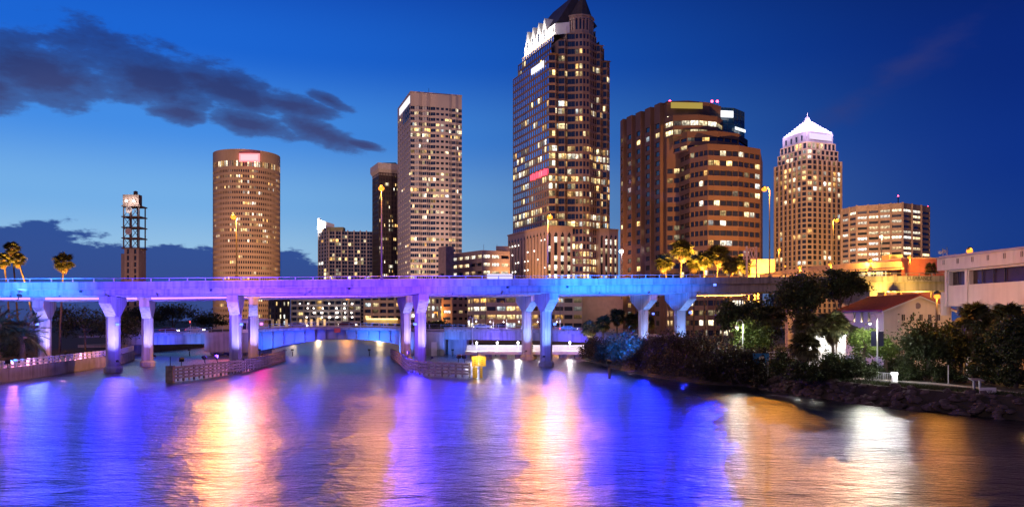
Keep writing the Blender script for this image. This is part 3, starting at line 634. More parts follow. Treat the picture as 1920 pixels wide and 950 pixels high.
    for a_, b_, nc in ((q(-4, -Ln + 2), q(-4, 5), 12), (q(-4, 5), q(7, 6.5), 3), (q(7, 6.5), q(11, 6.5), 1), (q(28.5, 4.5), q(34, 5), 2), (q(34, 5), q(41, 3), 2)):
        facade(pm, pw, a_, b_, G0, G0 + 24, 1, nc, .52, .82, .1, .7); facade(pm, pw, a_, b_, G0 + 24, pod, 1, nc, .52, .76, .1, .7)
    for a_, b_ in ((q(11, 6.5), q(11, 1)), (q(28.5, 1), q(28.5, 4.5)), (q(41, 3), q(41, -20))): pm.quad((*a_, G0), (*b_, G0), (*b_, pod), (*a_, pod))
    poly_cap(pm, [q(-4, -Ln), q(-4, 5), q(11, 6.5), q(28.5, 4.5), q(41, 3), q(41, -Ln)], pod)
    pm.build('podium', mat('podium_stone', (.50, .36, .27), .75, var=.08), t); windows(t, pw, lambda w_: False, 80)
    rl = random.Random(4); lamp = emis('cool_lamp', (1, .95, .85), 4)
    for w_ in pw:
        c = Vector(w_[0]); d = Vector((math.cos(w_[3]), math.sin(w_[3]), 0)); nn = Vector((d.y, -d.x, 0)); front = abs(w_[3] - math.atan2(u[1], u[0])) < .8
        mb = MB(); top = c + nn * .72 + Vector((0, 0, w_[2] / 2)); mb.tri(top - d * w_[1] / 2, top + d * w_[1] / 2, top + Vector((0, 0, w_[1] * .9))); mb.build('arch_head', GLASS, t)
        for k in range(5):
            z = c.z - w_[2] / 2 + (k + .5) * w_[2] / 5
            if front and rl.random() < .85: MB().obox((c.x + nn.x * .1, c.y + nn.y * .1, z), d * w_[1] * .42, nn * .04, (0, 0, w_[2] * .06)).build('lit_floor', LIT_WO, t)
            elif not front and rl.random() < .38: MB().ball((c.x + nn.x * .4 + d.x * rl.uniform(-.5, .5), c.y + nn.y * .4, z), .42, 6, 4).build('lamp', lamp, t)
    for z in (G0 + 23.5, pod): 
        for a_, b_ in ((q(-4, -Ln + 2), q(-4, 5)), (q(-4, 5), q(11, 6.5)), (q(28.5, 4.5), q(41, 3))): MB().bar((*a_, z), (*b_, z), 1.0, .7).build('cornice', MATS['podium_stone'], t)
    # signs on the side wall
    a, b = q(0, -Ln), q(0, 0); a2, b2 = along(a, b, .55, .88); panel(t, a2, b2, z1 - 5.2, z1 - 1.8, emis('white_sign2', (.86, .84, 1), 1.4), 'wall_sign')
    a2, b2 = along(a, b, .52, .98); RS = emis('red_letters', (1, .06, .10), 3.0); zs = ZH(333, 450)
    for k in range(9): s_ = k / 9; a3, b3 = along(a2, b2, s_ + .015, s_ + .085); panel(t, a3, b3, zs - 1.4 - (k % 3) * .2, zs + 1.5 + (k % 2) * .5, RS, 'sign_letter', .3)
b_gabled()

def b_brown():
    t = thing('brown_tower', 'broad reddish brown office tower with terraced curved bays and ribbon windows', 'building', (*XY(1290, 330), G0)); BR = mat('red_brown_stone', (.19, .11, .08), .75, var=.12, scale=.1)
    zt = ZH(190, 336); wm = MB(); wins = []; fh = 3.98
    L0, C1 = XY(1163, 370), XY(1250, 336); d = (C1 - L0) / np.hypot(*(C1 - L0)); n = np.array([d[1], -d[0]]); ln = np.hypot(*(C1 - L0))
    zig = []
    for k in range(5): zig += [L0 + d * ln * (k / 5) + n * (1.2 if k else 0), L0 + d * ln * ((k + .62) / 5) + n * 1.4, L0 + d * ln * ((k + .64) / 5) - n * .6]
    zig = zig + [C1]; zw = zt - 7.5; nf = 22; z0 = zw - nf * fh
    for k, (a, b) in enumerate(zip(zig[:-1], zig[1:])):
        w_ = float(np.hypot(*(b - a)))
        if w_ > 3: facade(wm, wins, a, b, z0, zw, nf, 1, .74, .52, .24, .4)
        else: wm.quad((*a, z0), (*b, z0), (*b, zw), (*a, zw))
        wm.quad((*a, zw), (*b, zw), (*b, zt), (*a, zt)); wm.quad((*a, G0), (*b, G0), (*b, z0), (*a, z0))
    R1 = XY(1352, 344)
    # terraces: (outline px/depth, top z, number of floors shown)
    def terrace(pts, zb, ztop, par, nc, wf=.94, hf=.5):
        k = round((ztop - par - zb) / fh)
        for (a, b), c in zip(zip(pts[:-1], pts[1:]), nc): facade(wm, wins, a, b, zb, ztop - par, k, c, wf, hf, .24, .5); wm.quad((*a, ztop - par), (*b, ztop - par), (*b, ztop), (*a, ztop))
        poly_cap(wm, list(pts) + [pts[-1] + (2, 16), pts[0] + (2, 14)], ztop)
    A1 = [C1, XY(1290, 335), XY(1330, 338), R1]; zA = zt
    zlow = ZH(275, 318); zmid = ZH(252, 326); zup = ZH(224, 330)
    terrace(A1, zup - .5, zA, 5.2, (2, 2, 1))
    terrace([XY(1246, 334), XY(1262, 329), XY(1310, 328), XY(1345, 331), XY(1356, 338)], zmid - .2, zup + 1.5, 1.6, (1, 3, 2, 1), .95, .56)
    terrace([XY(1262, 333), XY(1288, 326), XY(1345, 325), XY(1385, 330), XY(1402, 342)], zlow, zmid + 1.2, 1.7, (2, 4, 3, 1))
    bot = G0 + (zlow - 1.5 - G0) % fh
    low = [XY(1272, 336), XY(1293, 325), XY(1327, 318), XY(1385, 321), XY(1426, 328)]
    terrace(low, zlow - .3 - fh * 19, zlow + 1.2, 1.5, (2, 4, 5, 4), .97, .52)
    facade(wm, wins, C1, XY(1300, 334), z0, z0 + 17 * fh, 17, 4, .8, .52, .24, .4); wm.quad((*C1, G0), (*XY(1300, 334), G0), (*XY(1300, 334), z0), (*C1, z0)); wm.quad((*C1, z0 + 17 * fh), (*XY(1300, 334), z0 + 17 * fh), (*XY(1300, 334), zup), (*C1, zup))
    hz = ZH(206, 350); e = XY(1430, 350); wm.quad((*low[-1], G0), (*e, G0), (*e, zlow), (*low[-1], zlow)); back_walls(wm, [XY(1428, 352), XY(1428, 390), XY(1190, 400), L0], G0, zt - 24)
    back_walls(wm, [R1, XY(1352, 380), XY(1170, 395), L0], zt - 24, zt); poly_cap(wm, [L0, C1, *A1[1:], XY(1352, 380), XY(1170, 395)], zt - .6)
    wm.build('wall', BR, t)
    r_ = random.Random(5); cl = {}
    def lit(w):
        x, y, z = w[0]; px = CX + F * x / y; py = HY - F * (z - CH) / y
        p = .16 if px < 1290 else .15
        if 205 < py < 222: p = .75 if px > 1225 else .1
        elif 222 <= py < 242 and 1250 < px < 1352: p = .95
        elif 242 <= py < 262: p = .3
        elif 480 < py < 515 and px > 1320: p = .5
        elif py > 555: p = .5
        return r_.random() < p
    windows(t, wins, lit, 300, GLASS)
    # blue glass corner block
    gb = MB(); a, b, c = XY(1352, 346), XY(1376, 347), XY(1396, 354); gw = []
    facade(gb, gw, a, b, ZH(262, 346), hz, 6, 2, .96, .9, .05, .12); facade(gb, gw, b, c, ZH(262, 346), hz, 6, 3, .96, .9, .05, .12); gb.quad((*c, ZH(262, 346)), (*XY(1396, 372), ZH(262, 346)), (*XY(1396, 372), hz), (*c, hz)); poly_cap(gb, [a, b, c, XY(1396, 372), XY(1352, 372)], hz)
    gb.build('glass_block', mat('blue_frame', (.05, .09, .13), .4), t); windows(t, gw, lambda w: False, 40, mat('teal_glass', (.02, .07, .12), .1, spec=1))
    panel(t, XY(1351, 344), XY(1374, 345), ZH(221, 345), ZH(209, 345), emis('white_sign3', (.9, .92, 1), 1.8), 'lit_sign', .4); panel(t, XY(1377, 346), XY(1396, 352), ZH(247, 350), ZH(242, 350), emis('white_sign4', (.9, .95, 1), 1.5), 'lit_sign', .4)
    panel(t, XY(1256, 334), XY(1315, 335), ZH(206, 335), ZH(195, 335), emis('yellow_sign', (.62, .45, .10), .7), 'lit_sign', 1.6)
    for px, z_ in ((1256, 1), (1335, 0), (1345, 0)):
        q = XY(px, 345); MB().tube([(*q, zt - 1), (*q, zt + 2.2)], .08, 5).build('beacon_mast', DARKM, t); MB().ball((*q, zt + 2.4), .55, 8, 5).build('beacon', emis('red_beacon', (1, .05, .12), 14), t)
    light('wall_fill', 'SPOT', (P(1560, 0, 250).x, 245, 20), (1, .42, .10), 460000, t, 1, (*XY(1385, 325), 55), 60, blend=1)  # added spot without a fixture, turns the right terraces orange
b_brown()
def b_pyramid():
    C0, A, B = XY(1512, 600), XY(1453, 634), XY(1577, 613); t = thing('pyramid_tower', 'stone office tower with vertical ribs under a glowing white stepped pyramid roof', 'building', (*C0, G0)); cen = (A + B) / 2
    ST = mat('tan_stone', (.50, .35, .24), .75, var=.07, scale=.1); wm = MB(); wins = []; zt = ZH(268, 600); zs = ZH(300, 600); fh = 4.0; bay0, bay1 = lerp(A, C0, .86), lerp(C0, B, .18)
    def ring(k): return [tuple(cen + (p_ - cen) * k) for p_ in (A, C0, B)]
    nf = 34; zs = G0 + nf * fh
    def stack(k, z0, z1, nfl, nca, ncb):
        a, c, b = map(np.array, ring(k)); b0, b1 = np.array(lerp(a, c, .84)), np.array(lerp(c, b, .18)); dv = (c - cen) / np.hypot(*(c - cen)); m_ = (b0 + b1) / 2 + dv * 2.2
        facade(wm, wins, a, b0, z0, z1, nfl, nca, .72, .74, .13, .5); facade(wm, wins, b0, m_, z0, z1, nfl, 1, .7, .66, .17, .5); facade(wm, wins, m_, b1, z0, z1, nfl, 1, .7, .66, .17, .5); facade(wm, wins, b1, b, z0, z1, nfl, ncb, .72, .74, .13, .5)
        D = a + b - c; back_walls(wm, [tuple(b), tuple(D), tuple(a)], z0, z1); poly_cap(wm, [a, b0, m_, b1, b, D], z1)
    stack(1.0, G0, G0 + 32 * fh, 32, 6, 6); stack(.92, G0 + 32 * fh, G0 + 34 * fh, 2, 6, 6); stack(.84, G0 + 34 * fh, G0 + 35.5 * fh, 1, 6, 6)
    wm.build('wall', ST, t)
    for (p0, p1) in ((A, C0), (C0, B)):
        for k in range(7):
            if (p0 is A and k == 6) or (p0 is C0 and k == 0): continue
            s_ = (k / 6) * .84 if p0 is A else .18 + (k / 6) * .82
            q = np.array(lerp(p0, p1, s_)); d = (p1 - p0) / np.hypot(*(p1 - p0)); nn = np.array([d[1], -d[0]]); q = q + nn * .35
            MB().obox((*q, (G0 + G0 + 32 * fh) / 2), (*(d * .55), 0), (*(nn * .4), 0), (0, 0, 16 * fh + (.5 if k % 2 else 0))).build('rib', ST, t)
    windows(t, wins, litter(31, .09, 2, {29: .9, 28: .8, 27: .85, 26: .6, 25: .75, 24: .7, 30: .55, 18: .35, 12: .3, 0: .6, 1: .5}), 200)
    z5 = G0 + 35.5 * fh; PH = mat('penthouse', (.26, .22, .27), .7); a, c, b = map(np.array, ring(.76)); ph = MB().prism([tuple(a), tuple(c), tuple(b), tuple(a + b - c)], z5, z5 + 8); ph.build('penthouse', PH, t)
    a2, b2 = along(c, b, .1, .95); panel(t, a2, b2, z5 + 2.2, z5 + 6.6, emis('violet_sign', (.86, .72, 1), 1.1), 'lit_sign', .2)
    for k in range(4): a3, b3 = along(a, c, .12 + k * .22, .18 + k * .22); panel(t, a3, b3, z5 + 1.5, z5 + 5.5, GLASS, 'window', .02)
    PW = mat('white_step', (.85, .82, .86), .6, var=.03); zp = z5 + 8; N = 9; zt_ = ZH(222, 617)
    for k in range(N):
        s_ = .70 * (1 - k / N) + .02; a, c, b = map(np.array, ring(s_)); MB().prism([tuple(a), tuple(c), tuple(b), tuple(a + b - c)], zp + (zt_ - zp) * k / N + .005 * k, zp + (zt_ - zp) * (k + 1) / N).build('pyramid_step', PW, t)
    MB().lathe([(1.8, 0), (1.8, 1.5), (.5, 3), (.2, 6)], (*cen, zt_), 8).build('finial', PW, t)
    for p0 in (A, B, C0):
        q = cen + (np.array(p0) - cen) * 1.15; light('pyramid_flood', 'POINT', (*q, zp + 7), (.78, .62, 1), 60000 if p0 is C0 else 48000, t, .6)
b_pyramid()
def b_block():
    t = thing('office_block', 'lower brown office block with long lit window bands between slim piers', 'building', (*XY(1660, 540), G0)); pts = [XY(1578, 560), XY(1606, 545), XY(1692, 530), XY(1744, 548)]; zt = ZH(380, 530); wm = MB(); wins = []
    for (a, b), nc in zip(zip(pts[:-1], pts[1:]), (2, 4, 3)): facade(wm, wins, a, b, G0 + 3, zt - 3, 22, nc, .93, .48, .26, .6); wm.quad((*a, zt - 3), (*b, zt - 3), (*b, zt), (*a, zt)); wm.quad((*a, G0), (*b, G0), (*b, G0 + 3), (*a, G0 + 3))
    back_walls(wm, [pts[-1], XY(1744, 580), XY(1585, 590), pts[0]], G0, zt); poly_cap(wm, pts + [XY(1744, 580), XY(1585, 590)], zt); wm.build('wall', mat('brown_panel', (.30, .22, .19), .75), t)
    for (a, b), nc in zip(zip(pts[:-1], pts[1:]), (2, 4, 3)):
        for k in range(nc): q = lerp(a, b, k / nc); MB().box(q[0] - .5, q[0] + .5, q[1] - .7, q[1] + .3, G0, zt + .3).build('pier', mat('brown_pier', (.34, .25, .21)), t)
    r_ = random.Random(9)
    def lit(w): i = w[4]; px = CX + F * w[0][0] / w[0][1]; p = .75 if 1620 < px < 1722 else .25; p *= .35 if i in (20, 18, 15, 10) else 1; return r_.random() < p
    windows(t, wins, lit, 200, lo=LIT_WO)
    q = XY(1684, 545); MB().bar((*q, zt), (*q, zt + 6.5), .5).build('mast', DARKM, t); MB().ball((*q, zt + 6.8), .5, 8, 5).build('beacon', MATS['red_beacon'], t)
    for px in (1620, 1690, 1740): q = XY(px, 552); MB().ball((*q, zt + .8), .35, 6, 4).build('beacon', MATS['red_beacon'], t)
b_block()
def b_garage():
    t = thing('parking_garage', 'beige multi-storey car park with bright open decks beside a blank stair tower', 'building', (*XY(900, 420), G0)); pts = [XY(846, 432), XY(904, 408), XY(956, 416)]; zt = ZH(470, 412); wm = MB(); wins = []; m = mat('garage_beige', (.56, .40, .29), .8, var=.08, streak=.15)
    for (a, b), nc in zip(zip(pts[:-1], pts[1:]), (5, 3)): facade(wm, wins, a, b, G0, zt - 1.5, 10, nc, .86, .42, .4, 1.2); wm.quad((*a, zt - 1.5), (*b, zt - 1.5), (*b, zt), (*a, zt))
    back_walls(wm, [pts[-1], XY(956, 450), XY(846, 460), pts[0]], G0, zt); poly_cap(wm, pts + [XY(956, 450), XY(846, 460)], zt - 1); wm.build('wall', m, t)
    r_ = random.Random(2); windows(t, wins, lambda w: r_.random() < .85, 90, lo=LIT_WO)
    st = MB(); sw = []; a, b, c = XY(822, 404), XY(836, 398), XY(851, 402); zs = ZH(462, 400)
    facade(st, sw, a, b, G0, zs - 12, 7, 1, .5, .3, .4, .5); st.quad((*a, zs - 12), (*b, zs - 12), (*b, zs), (*a, zs)); facade(st, sw, b, c, G0, zs, 9, 1, .02, .02); back_walls(st, [c, XY(851, 425), XY(822, 425), a], G0, zs); poly_cap(st, [a, b, c, XY(851, 425), XY(822, 425)], zs); st.build('stair_tower', mat('stair_tan', (.5, .34, .27), .8), t); windows(t, sw, lambda w: r_.random() < .3, 20)
    MB().box(P(930, 0, 425).x, P(956, 0, 425).x, 425, 440, zt, zt + 3.6).build('roof_hut', m, t)
    for px in (907, 932): q = XY(px, 430); MB().tube([(*q, zt), (*q, zt + 5)], .1, 5).build('mast', STEEL, t)
b_garage()
# ---------- low buildings seen under the bridge
def slab(name, label, pts, z0, zt, nf, ncs, m, lit, wf=.8, hf=.5, sill=.25, each=120, depth=14, lo=None, glass=None, dep=.4):
    t = thing(name, label, 'building', (*pts[0], z0)); wm = MB(); wins = []
    for (a, b), nc in zip(zip(pts[:-1], pts[1:]), ncs): facade(wm, wins, a, b, z0, zt, nf, nc, wf, hf, sill, dep)
    bk = [tuple(np.array(pts[-1]) * (1 + depth / pts[-1][1])), tuple(np.array(pts[0]) * (1 + depth / pts[0][1]))]; back_walls(wm, [pts[-1], *bk, pts[0]], z0, zt); poly_cap(wm, list(pts) + bk, zt); wm.build('wall', m, t)
    windows(t, wins, lit, each, lo=lo, glass=glass); return t
rb = random.Random(12)
BEI = mat('beige_render', (.52, .42, .32), .8, var=.1, streak=.15); GRY = mat('grey_render', (.42, .40, .40), .8, var=.1, streak=.15); TAN = mat('orange_tan', (.5, .31, .2), .8, var=.1)
slab('dark_lowrise', 'narrow dark building beside the hotel, seen under the bridge', [XY(503, 440), XY(515, 432), XY(544, 434)], G0, ZH(540, 432), 7, (2, 4), mat('near_black', (.05, .035, .035)), lambda w: rb.random() < .35, .3, .6, each=60)
ho = slab('hotel', 'long low hotel with open balcony floors and rows of small lamps under the bridge', [XY(545, 420), XY(676, 414)], G0, ZH(541, 416), 8, (11,), GRY, lambda w: rb.random() < .12, .9, .6, .22, 100, dep=1.6)
for k in range(34):
    px = rb.choice((561, 576, 590, 604, 618, 632, 646, 660)) + rb.uniform(-2, 2); py = rb.choice((569, 577.5, 586, 594.5)); q = P(px, py, 414.5); MB().ball(q, .42, 6, 4).build('lamp', emis('balcony_lamp', (1, .86, .75), 6), ho)
slab('hotel', 'balconied hotel wing with yellow lit rooms next to a plain windowed end wall', [XY(682, 412), XY(740, 408), XY(768, 410)], G0, ZH(541, 408), 7, (4, 1), BEI, lambda w: rb.random() < .35, .8, .55, .22, 60, dep=1.2)
slab('office_building', 'brightly lit pale yellow building between bridge piers, with tall windows', [XY(800, 395), XY(832, 392)], G0, ZH(545, 395), 6, (4,), BEI, lambda w: rb.random() < .7, .6, .6, each=40)
slab('office_building', 'tan building with paired dark windows left of the curved office', [XY(828, 372), XY(848, 368), XY(880, 372)], G0, ZH(540, 370), 7, (1, 3), TAN, lambda w: rb.random() < .12, .66, .4, each=60)
cur = [XY(876, 330), XY(886, 318), XY(912, 308), XY(985, 305), XY(1010, 306), XY(1040, 309), XY(1092, 312)]
slab('curved_office', 'curved four storey office with wide lit windows behind the right bridge piers', cur, G0, ZH(540, 308), 6, (2, 2, 4, 1, 2, 3), mat('tan_band', (.46, .34, .26), .8, var=.08), lambda w: rb.random() < (.75 if CX + F * w[0][0] / w[0][1] < 1000 else .3) and w[4] > 0, .9, .5, .28, 150)
rw = slab('porthole_building', 'plain orange tan building with a row of round windows', [XY(1093, 316), XY(1168, 322)], G0, ZH(540, 318), 1, (1,), TAN, lambda w: False, .02, .02)
for px in (1099, 1116, 1127, 1135, 1154):
    q = P(px, 577, 317 + (px - 1093) / 75 * 6 - .15); mb = MB().lathe([(.75, 0), (.75, .12)], (0, 0, 0), 16); mb.v = [(q.x + x, q.y - z, q.z + y) for x, y, z in mb.v]; w_ = mb.build('round_window', GLASS, rw)
# terrace wall with lit columns on the far riverside
tw_ = thing('terrace', 'riverside terrace with cream columns and a yellow lit canopy before the hotel', 'terrace', (*XY(600, 385), G0)); tm = mat('cream_render', (.62, .52, .40), .8)
a, b = P(508, 614, 388), P(690, 614, 384); MB().bar((a.x, a.y, 4.0), (b.x, b.y, 4.0), .6, 4.2).build('wall', tm, tw_)
for px in (511, 523, 537, 564, 574, 584, 596, 609): q = XY(px, 382); MB().box(q[0] - .5, q[0] + .5, q[1] - .5, q[1] + .5, G0, ZH(598, 382)).build('column', tm, tw_); 
q0, q1 = XY(690, 380), XY(748, 380); MB().box(q0[0], q1[0], 376, 384, ZH(606, 380), ZH(598, 380)).build('canopy', mat('canopy_yellow', (.62, .48, .2), .6), tw_); MB().box(q0[0], q1[0], 375.6, 376, ZH(599, 380), ZH(596.5, 380)).build('canopy_light', emis('canopy_glow', (1, .72, .3), 2.5), tw_)
light('terrace_light', 'POINT', (P(600, 0, 378).x, 374, 8), (1, .7, .35), 3500, tw_, .5); light('terrace_light', 'POINT', (P(715, 0, 370).x, 366, 8), (1, .72, .35), 3000, tw_, .5); light('terrace_light', 'POINT', (P(545, 0, 370).x, 374, 8), (1, .72, .4), 2500, tw_, .5)
#=====LOWBRIDGE=====
def low_bridge():
    Y0, Y1 = 200.0, 214.0; t = thing('bascule_bridge', 'low arched drawbridge behind the expressway, its girders floodlit blue', 'bridge', (-45, Y0, 0)); BLUE = mat('bridge_steel', (.30, .33, .40), .55, .2, var=.1); X = lambda px: (px - CX) / F * Y0
    px_ = [150, 230, 390, 500, 560, 620, 690, 750, 835, 880, 1000, 1165, 1260]; tops = [629, 628, 622.5, 616.5, 614, 613, 614, 616, 617, 617.5, 619.5, 625, 628]; ztop = lambda px: CH - (np.interp(px, px_, tops) - HY) / F * Y0
    def run(pa, pb, n, bot, nm, m, y0=Y0, y1=Y0 + .4, top=0.0):
        mb = MB()
        for k in range(n):
            a, b = pa + (pb - pa) * k / n, pa + (pb - pa) * (k + 1) / n; za, zb = ztop(a) + top, ztop(b) + top; ba, bb = bot(a), bot(b)
            V = [(X(a), y0, ba), (X(b), y0, bb), (X(b), y1, bb), (X(a), y1, ba), (X(a), y0, za), (X(b), y0, zb), (X(b), y1, zb), (X(a), y1, za)]; i = len(mb.v); mb.v += V
            for f in ((0, 3, 2, 1), (4, 5, 6, 7), (0, 1, 5, 4), (2, 3, 7, 6)): mb.f.append(tuple(i + q for q in f)); mb.c.append(0)
        i = len(mb.v) - 8 * n; mb.f.append((i, i + 4, i + 7, i + 3)); i = len(mb.v) - 8; mb.f.append((i + 1, i + 2, i + 6, i + 5)); mb.c += [0, 0]
        return mb.build(nm, m, t)
    zb_ = lambda y: CH - (y - HY) / F * Y0
    arch = lambda px: zb_(np.interp(px, [488, 520, 560, 620, 690, 730, 765], [657, 650, 642, 635.5, 637, 642, 650]))
    run(482, 755, 24, arch, 'arch_girder', BLUE, Y0 + .5, Y0 + .75, -.6); run(482, 755, 24, arch, 'arch_girder', BLUE, Y1 - 1, Y1 - .7, -.6)
    run(482, 755, 24, lambda p: ztop(p) - .62, 'deck', CONC, Y0 - .6, Y1 + .6)
    for k in range(14):
        px = 490 + k * 20; z = ztop(px); mb = MB(); mb.obox((X(px), Y0 + .25, (z - .65 + arch(px)) / 2), (.12, 0, 0), (0, .24, 0), (0, 0, (z - .65 - arch(px)) / 2)); mb.build('stiffener', BLUE, t); MB().bar((X(px), Y0 - .5, z - .7), (X(px), Y0 + .3, z - 2), .25).build('bracket', BLUE, t); MB().obox((X(px + 10), Y0 + .9, (z - .7 + arch(px + 10)) / 2), (.9, 0, 0), (0, .1, 0), (0, 0, (z - .7 - arch(px + 10)) / 2 * .8)).build('web_plate', BLUE, t)
    run(215, 392, 6, lambda p: zb_(np.interp(p, [215, 392], [647, 644])), 'approach_girder', CONC, Y0, Y0 + .6, -.5); run(150, 482, 6, lambda p: ztop(p) - .5, 'deck', CONC, Y0 - .5, Y1 + .5)
    run(833, 1190, 8, lambda p: zb_(np.interp(p, [833, 1000, 1190], [636, 638, 645])), 'approach_girder', CONC, Y0, Y0 + .6, -.5); run(755, 1260, 9, lambda p: ztop(p) - .5, 'deck', CONC, Y0 - .5, Y1 + .5)
    for pa, pb in ((215, 392), (482, 755), (833, 1190)): run(pa, pb, 8, lambda p: ztop(p) + .003, 'kerb', CONC_D, Y0 - .3, Y0, .35)
    # railing
    up = Vector((0, 0, 1))
    for k in range(45):
        px = 225 + k * 21.5; q = Vector((X(px), Y0 - .35, ztop(px))); MB().bar(q, q + up * 1.15, .09).build('rail_post', STEEL, t)
    for dz in (.6, 1.15): MB().tube([(X(p), Y0 - .35, ztop(p) + dz) for p in range(215, 1200, 12)], .05, 5).build('rail', STEEL, t)
    # bascule piers
    PC = mat('pier_concrete', (.40, .36, .38), .85, var=.12, streak=.35, bump=.3)
    MB().box(X(392), X(480), Y0 - 3, Y1 + 2, zb_(659), zb_(623)).build('bascule_pier', PC, t); MB().box(X(400), X(478), Y0 - 1, Y1, -1.5, zb_(659) - .01).build('pier_base', CONC_D, t)
    for px in (404, 424, 444, 464): MB().bar((X(px), Y0 - 2.6, zb_(659)), (X(px) + .8, Y0 - 1, -.5), .8).build('pier_leg', CONC_D, t)
    MB().box(X(752), X(834), Y0 - 3, Y1 + 2, -1.5, zb_(621)).build('bascule_pier', PC, t); MB().box(X(800), X(836), Y0 - 4.2, Y0 - 3.01, -1.5, zb_(654)).build('pier_base', CONC_D, t)
    MB().box(X(812), X(822), Y0 - 4.6, Y0 - 4.21, -1, zb_(640)).build('gauge_board', mat('gauge_white', (.7, .62, .66)), t)
    MB().box(X(838), X(874), Y0 + 3, Y1, -1.5, zb_(637)).build('rest_pier', PC, t)
    # abutment left
    MB().box(X(150), X(238), Y0 - 1, Y1 + 1, -1.5, zb_(646)).build('abutment', PC, t)
    # red marker board on the leaf
    MB().box(X(628), X(640), Y0 - .9, Y0 - .8, zb_(623), zb_(615)).build('marker_board', mat('red_board', (.7, .12, .1)), t)
    # tender house
    h = thing('tender_house', 'small white bridge tender house with paned windows on the left pier', 'hut', (X(458), Y0 + 1, zb_(624)))
    MB().box(X(438), X(484), Y0 - 1, Y0 + 5, zb_(624), zb_(600)).build('wall', WHITEP, h); MB().box(X(435), X(496), Y0 - 1.6, Y0 + 5.6, zb_(599.9), zb_(597)).build('roof', mat('hut_roof', (.4, .36, .36)), h)
    for px in (443, 452, 461, 470, 479): MB().box(X(px - 3.3), X(px + 3.3), Y0 - 1.06, Y0 - 1.0, zb_(617), zb_(605)).build('window', GLASS, h)
    # blue lights that wash the girders
    for px, e, c in ((560, 9000, (.05, .14, 1)), (700, 14000, (.05, .3, 1)), (300, 7000, (.06, .16, 1)), (372, 3200, (.08, .42, 1)), (852, 4500, (.06, .35, 1)), (930, 8000, (.25, .16, 1)), (500, 5000, (.04, .3, 1)), (760, 4500, (.12, .35, 1)), (1080, 8000, (.2, .12, 1))):
        q = Vector((X(px), Y0 - 5.5, 1.6)); light('girder_flood', 'SPOT', q, (c[0] * .5, c[1] * .5, c[2]), e * .85, t, .3, (X(px), Y0 + 1, 5.5), 130, blend=1)
        MB().tube([(q.x, q.y, -1), (q.x, q.y, 1.2)], .12, 6).build('light_pile', DARKM, t); MB().obox(q + Vector((0, -.25, -.1)), (.3, 0, 0), (0, .15, 0), (0, 0, .22)).build('light_housing', DARKM, t)
low_bridge()

#=====RIVERSIDE=====
def fender(label, pts, h, seed):
    t = thing('timber_fender', label, 'fender', (*pts[0], 0)); r = random.Random(seed); P_ = [np.array(p_, float) for p_ in pts]; cum = [0]
    for a, b in zip(P_[:-1], P_[1:]): cum.append(cum[-1] + np.hypot(*(b - a)))
    at = lambda s_: np.array([np.interp(s_, cum, [p_[0] for p_ in P_]), np.interp(s_, cum, [p_[1] for p_ in P_])]); n = int(cum[-1] / 2.6)
    for k in range(n):
        a, b = at(cum[-1] * k / n), at(cum[-1] * (k + 1) / n); d = (b - a) / np.hypot(*(b - a)); nn = np.array([d[1], -d[0]]) * (1 if np.dot([d[1], -d[0]], -a) > 0 else -1)
        for j in range(4):
            z = .55 + j * (h - .75) / 3 + r.uniform(-.03, .03); q = nn * .16; MB().bar((*(a + q + d * .04), z), (*(b + q - d * .04), z + r.uniform(-.04, .04)), .14, .30).build('plank', WOOD, t)
        MB().tube([(*a, -1.5), (*(a + np.array([r.uniform(-.04, .04)] * 2)), h + r.uniform(-.05, .12))], .17, 7).build('pile', WOOD, t)
        m_ = (a + b) / 2; MB().obox((*(m_ + nn * .06), h * .5), (*(d * .13), 0), (*(nn * .07), 0), (0, 0, h * .48)).build('block', WOOD, t)
        MB().bar((*(a - nn * .3), h - .1), (*(b - nn * .3), h - .1), .5, .08).build('walkway_board', WOOD, t)
    return t
fL = fender('curved timber fender wall round the left bridge piers', [(-48.0, 113.0), (-46.6, 120), (-45.4, 130), (-45.2, 140), (-46.6, 153), (-49.5, 174), (-51.5, 181)], 2.15, 1)
q = Vector((-48.1, 112.6, 0)); MB().box(q.x - .5, q.x + .5, q.y - .4, q.y + .5, -1.5, 2.3).build('end_post', WOOD, fL); MB().tube([(q.x, q.y, 2.3), (q.x, q.y, 3.6)], .06, 5).build('marker_post', DARKM, fL)
fR = fender('curved timber fender wall round the right bridge piers', [(-6.4, 121.0), (-14.2, 126.2), (-17.4, 134), (-19.4, 144), (-22.5, 160), (-27.5, 182)], 2.2, 2)
# yellow clearance boards
t = thing('clearance_boards', 'pair of yellow clearance gauge boards at the tip of the right fender', 'sign', (-5.9, 120.6, 0)); YB = mat('yellow_board', (.85, .58, .08), .5, var=.08, emit=(1, .62, .1), es=.0); ink = mat('board_ink', (.25, .14, .02), .6)
for x in (-6.05, -4.95):
    MB().tube([(x + .35, 120.9, -1.5), (x + .35, 120.9, 3.2)], .14, 7).build('post', WOOD, t); MB().box(x, x + 1.02, 120.6, 120.7, 1.75, 3.25).build('board', YB, t); MB().box(x + .12, x + .82 if x < -5.5 else x + .5, 120.62, 120.69, -.2, 1.65).build('gauge', YB, t)
    for k in range(4): MB().box(x + .3, x + .6, 120.585, 120.6, 2.0 + k * .32, 2.1 + k * .32).build('mark', ink, t)
    for k in range(5): MB().box(x + .2, x + .42, 120.605, 120.62, .0 + k * .32, .1 + k * .32).build('mark', ink, t)
MB().tube([(-5.2, 119.4, 3.9), (-5.2, 120.9, 3.9), (-5.2, 120.9, 3.2)], .04, 5).build('lamp_arm', DARKM, t); light('board_lamp', 'SPOT', (-5.2, 119.3, 3.8), (1, .75, .3), 420, t, .1, (-5.2, 120.7, 1.8), 110)
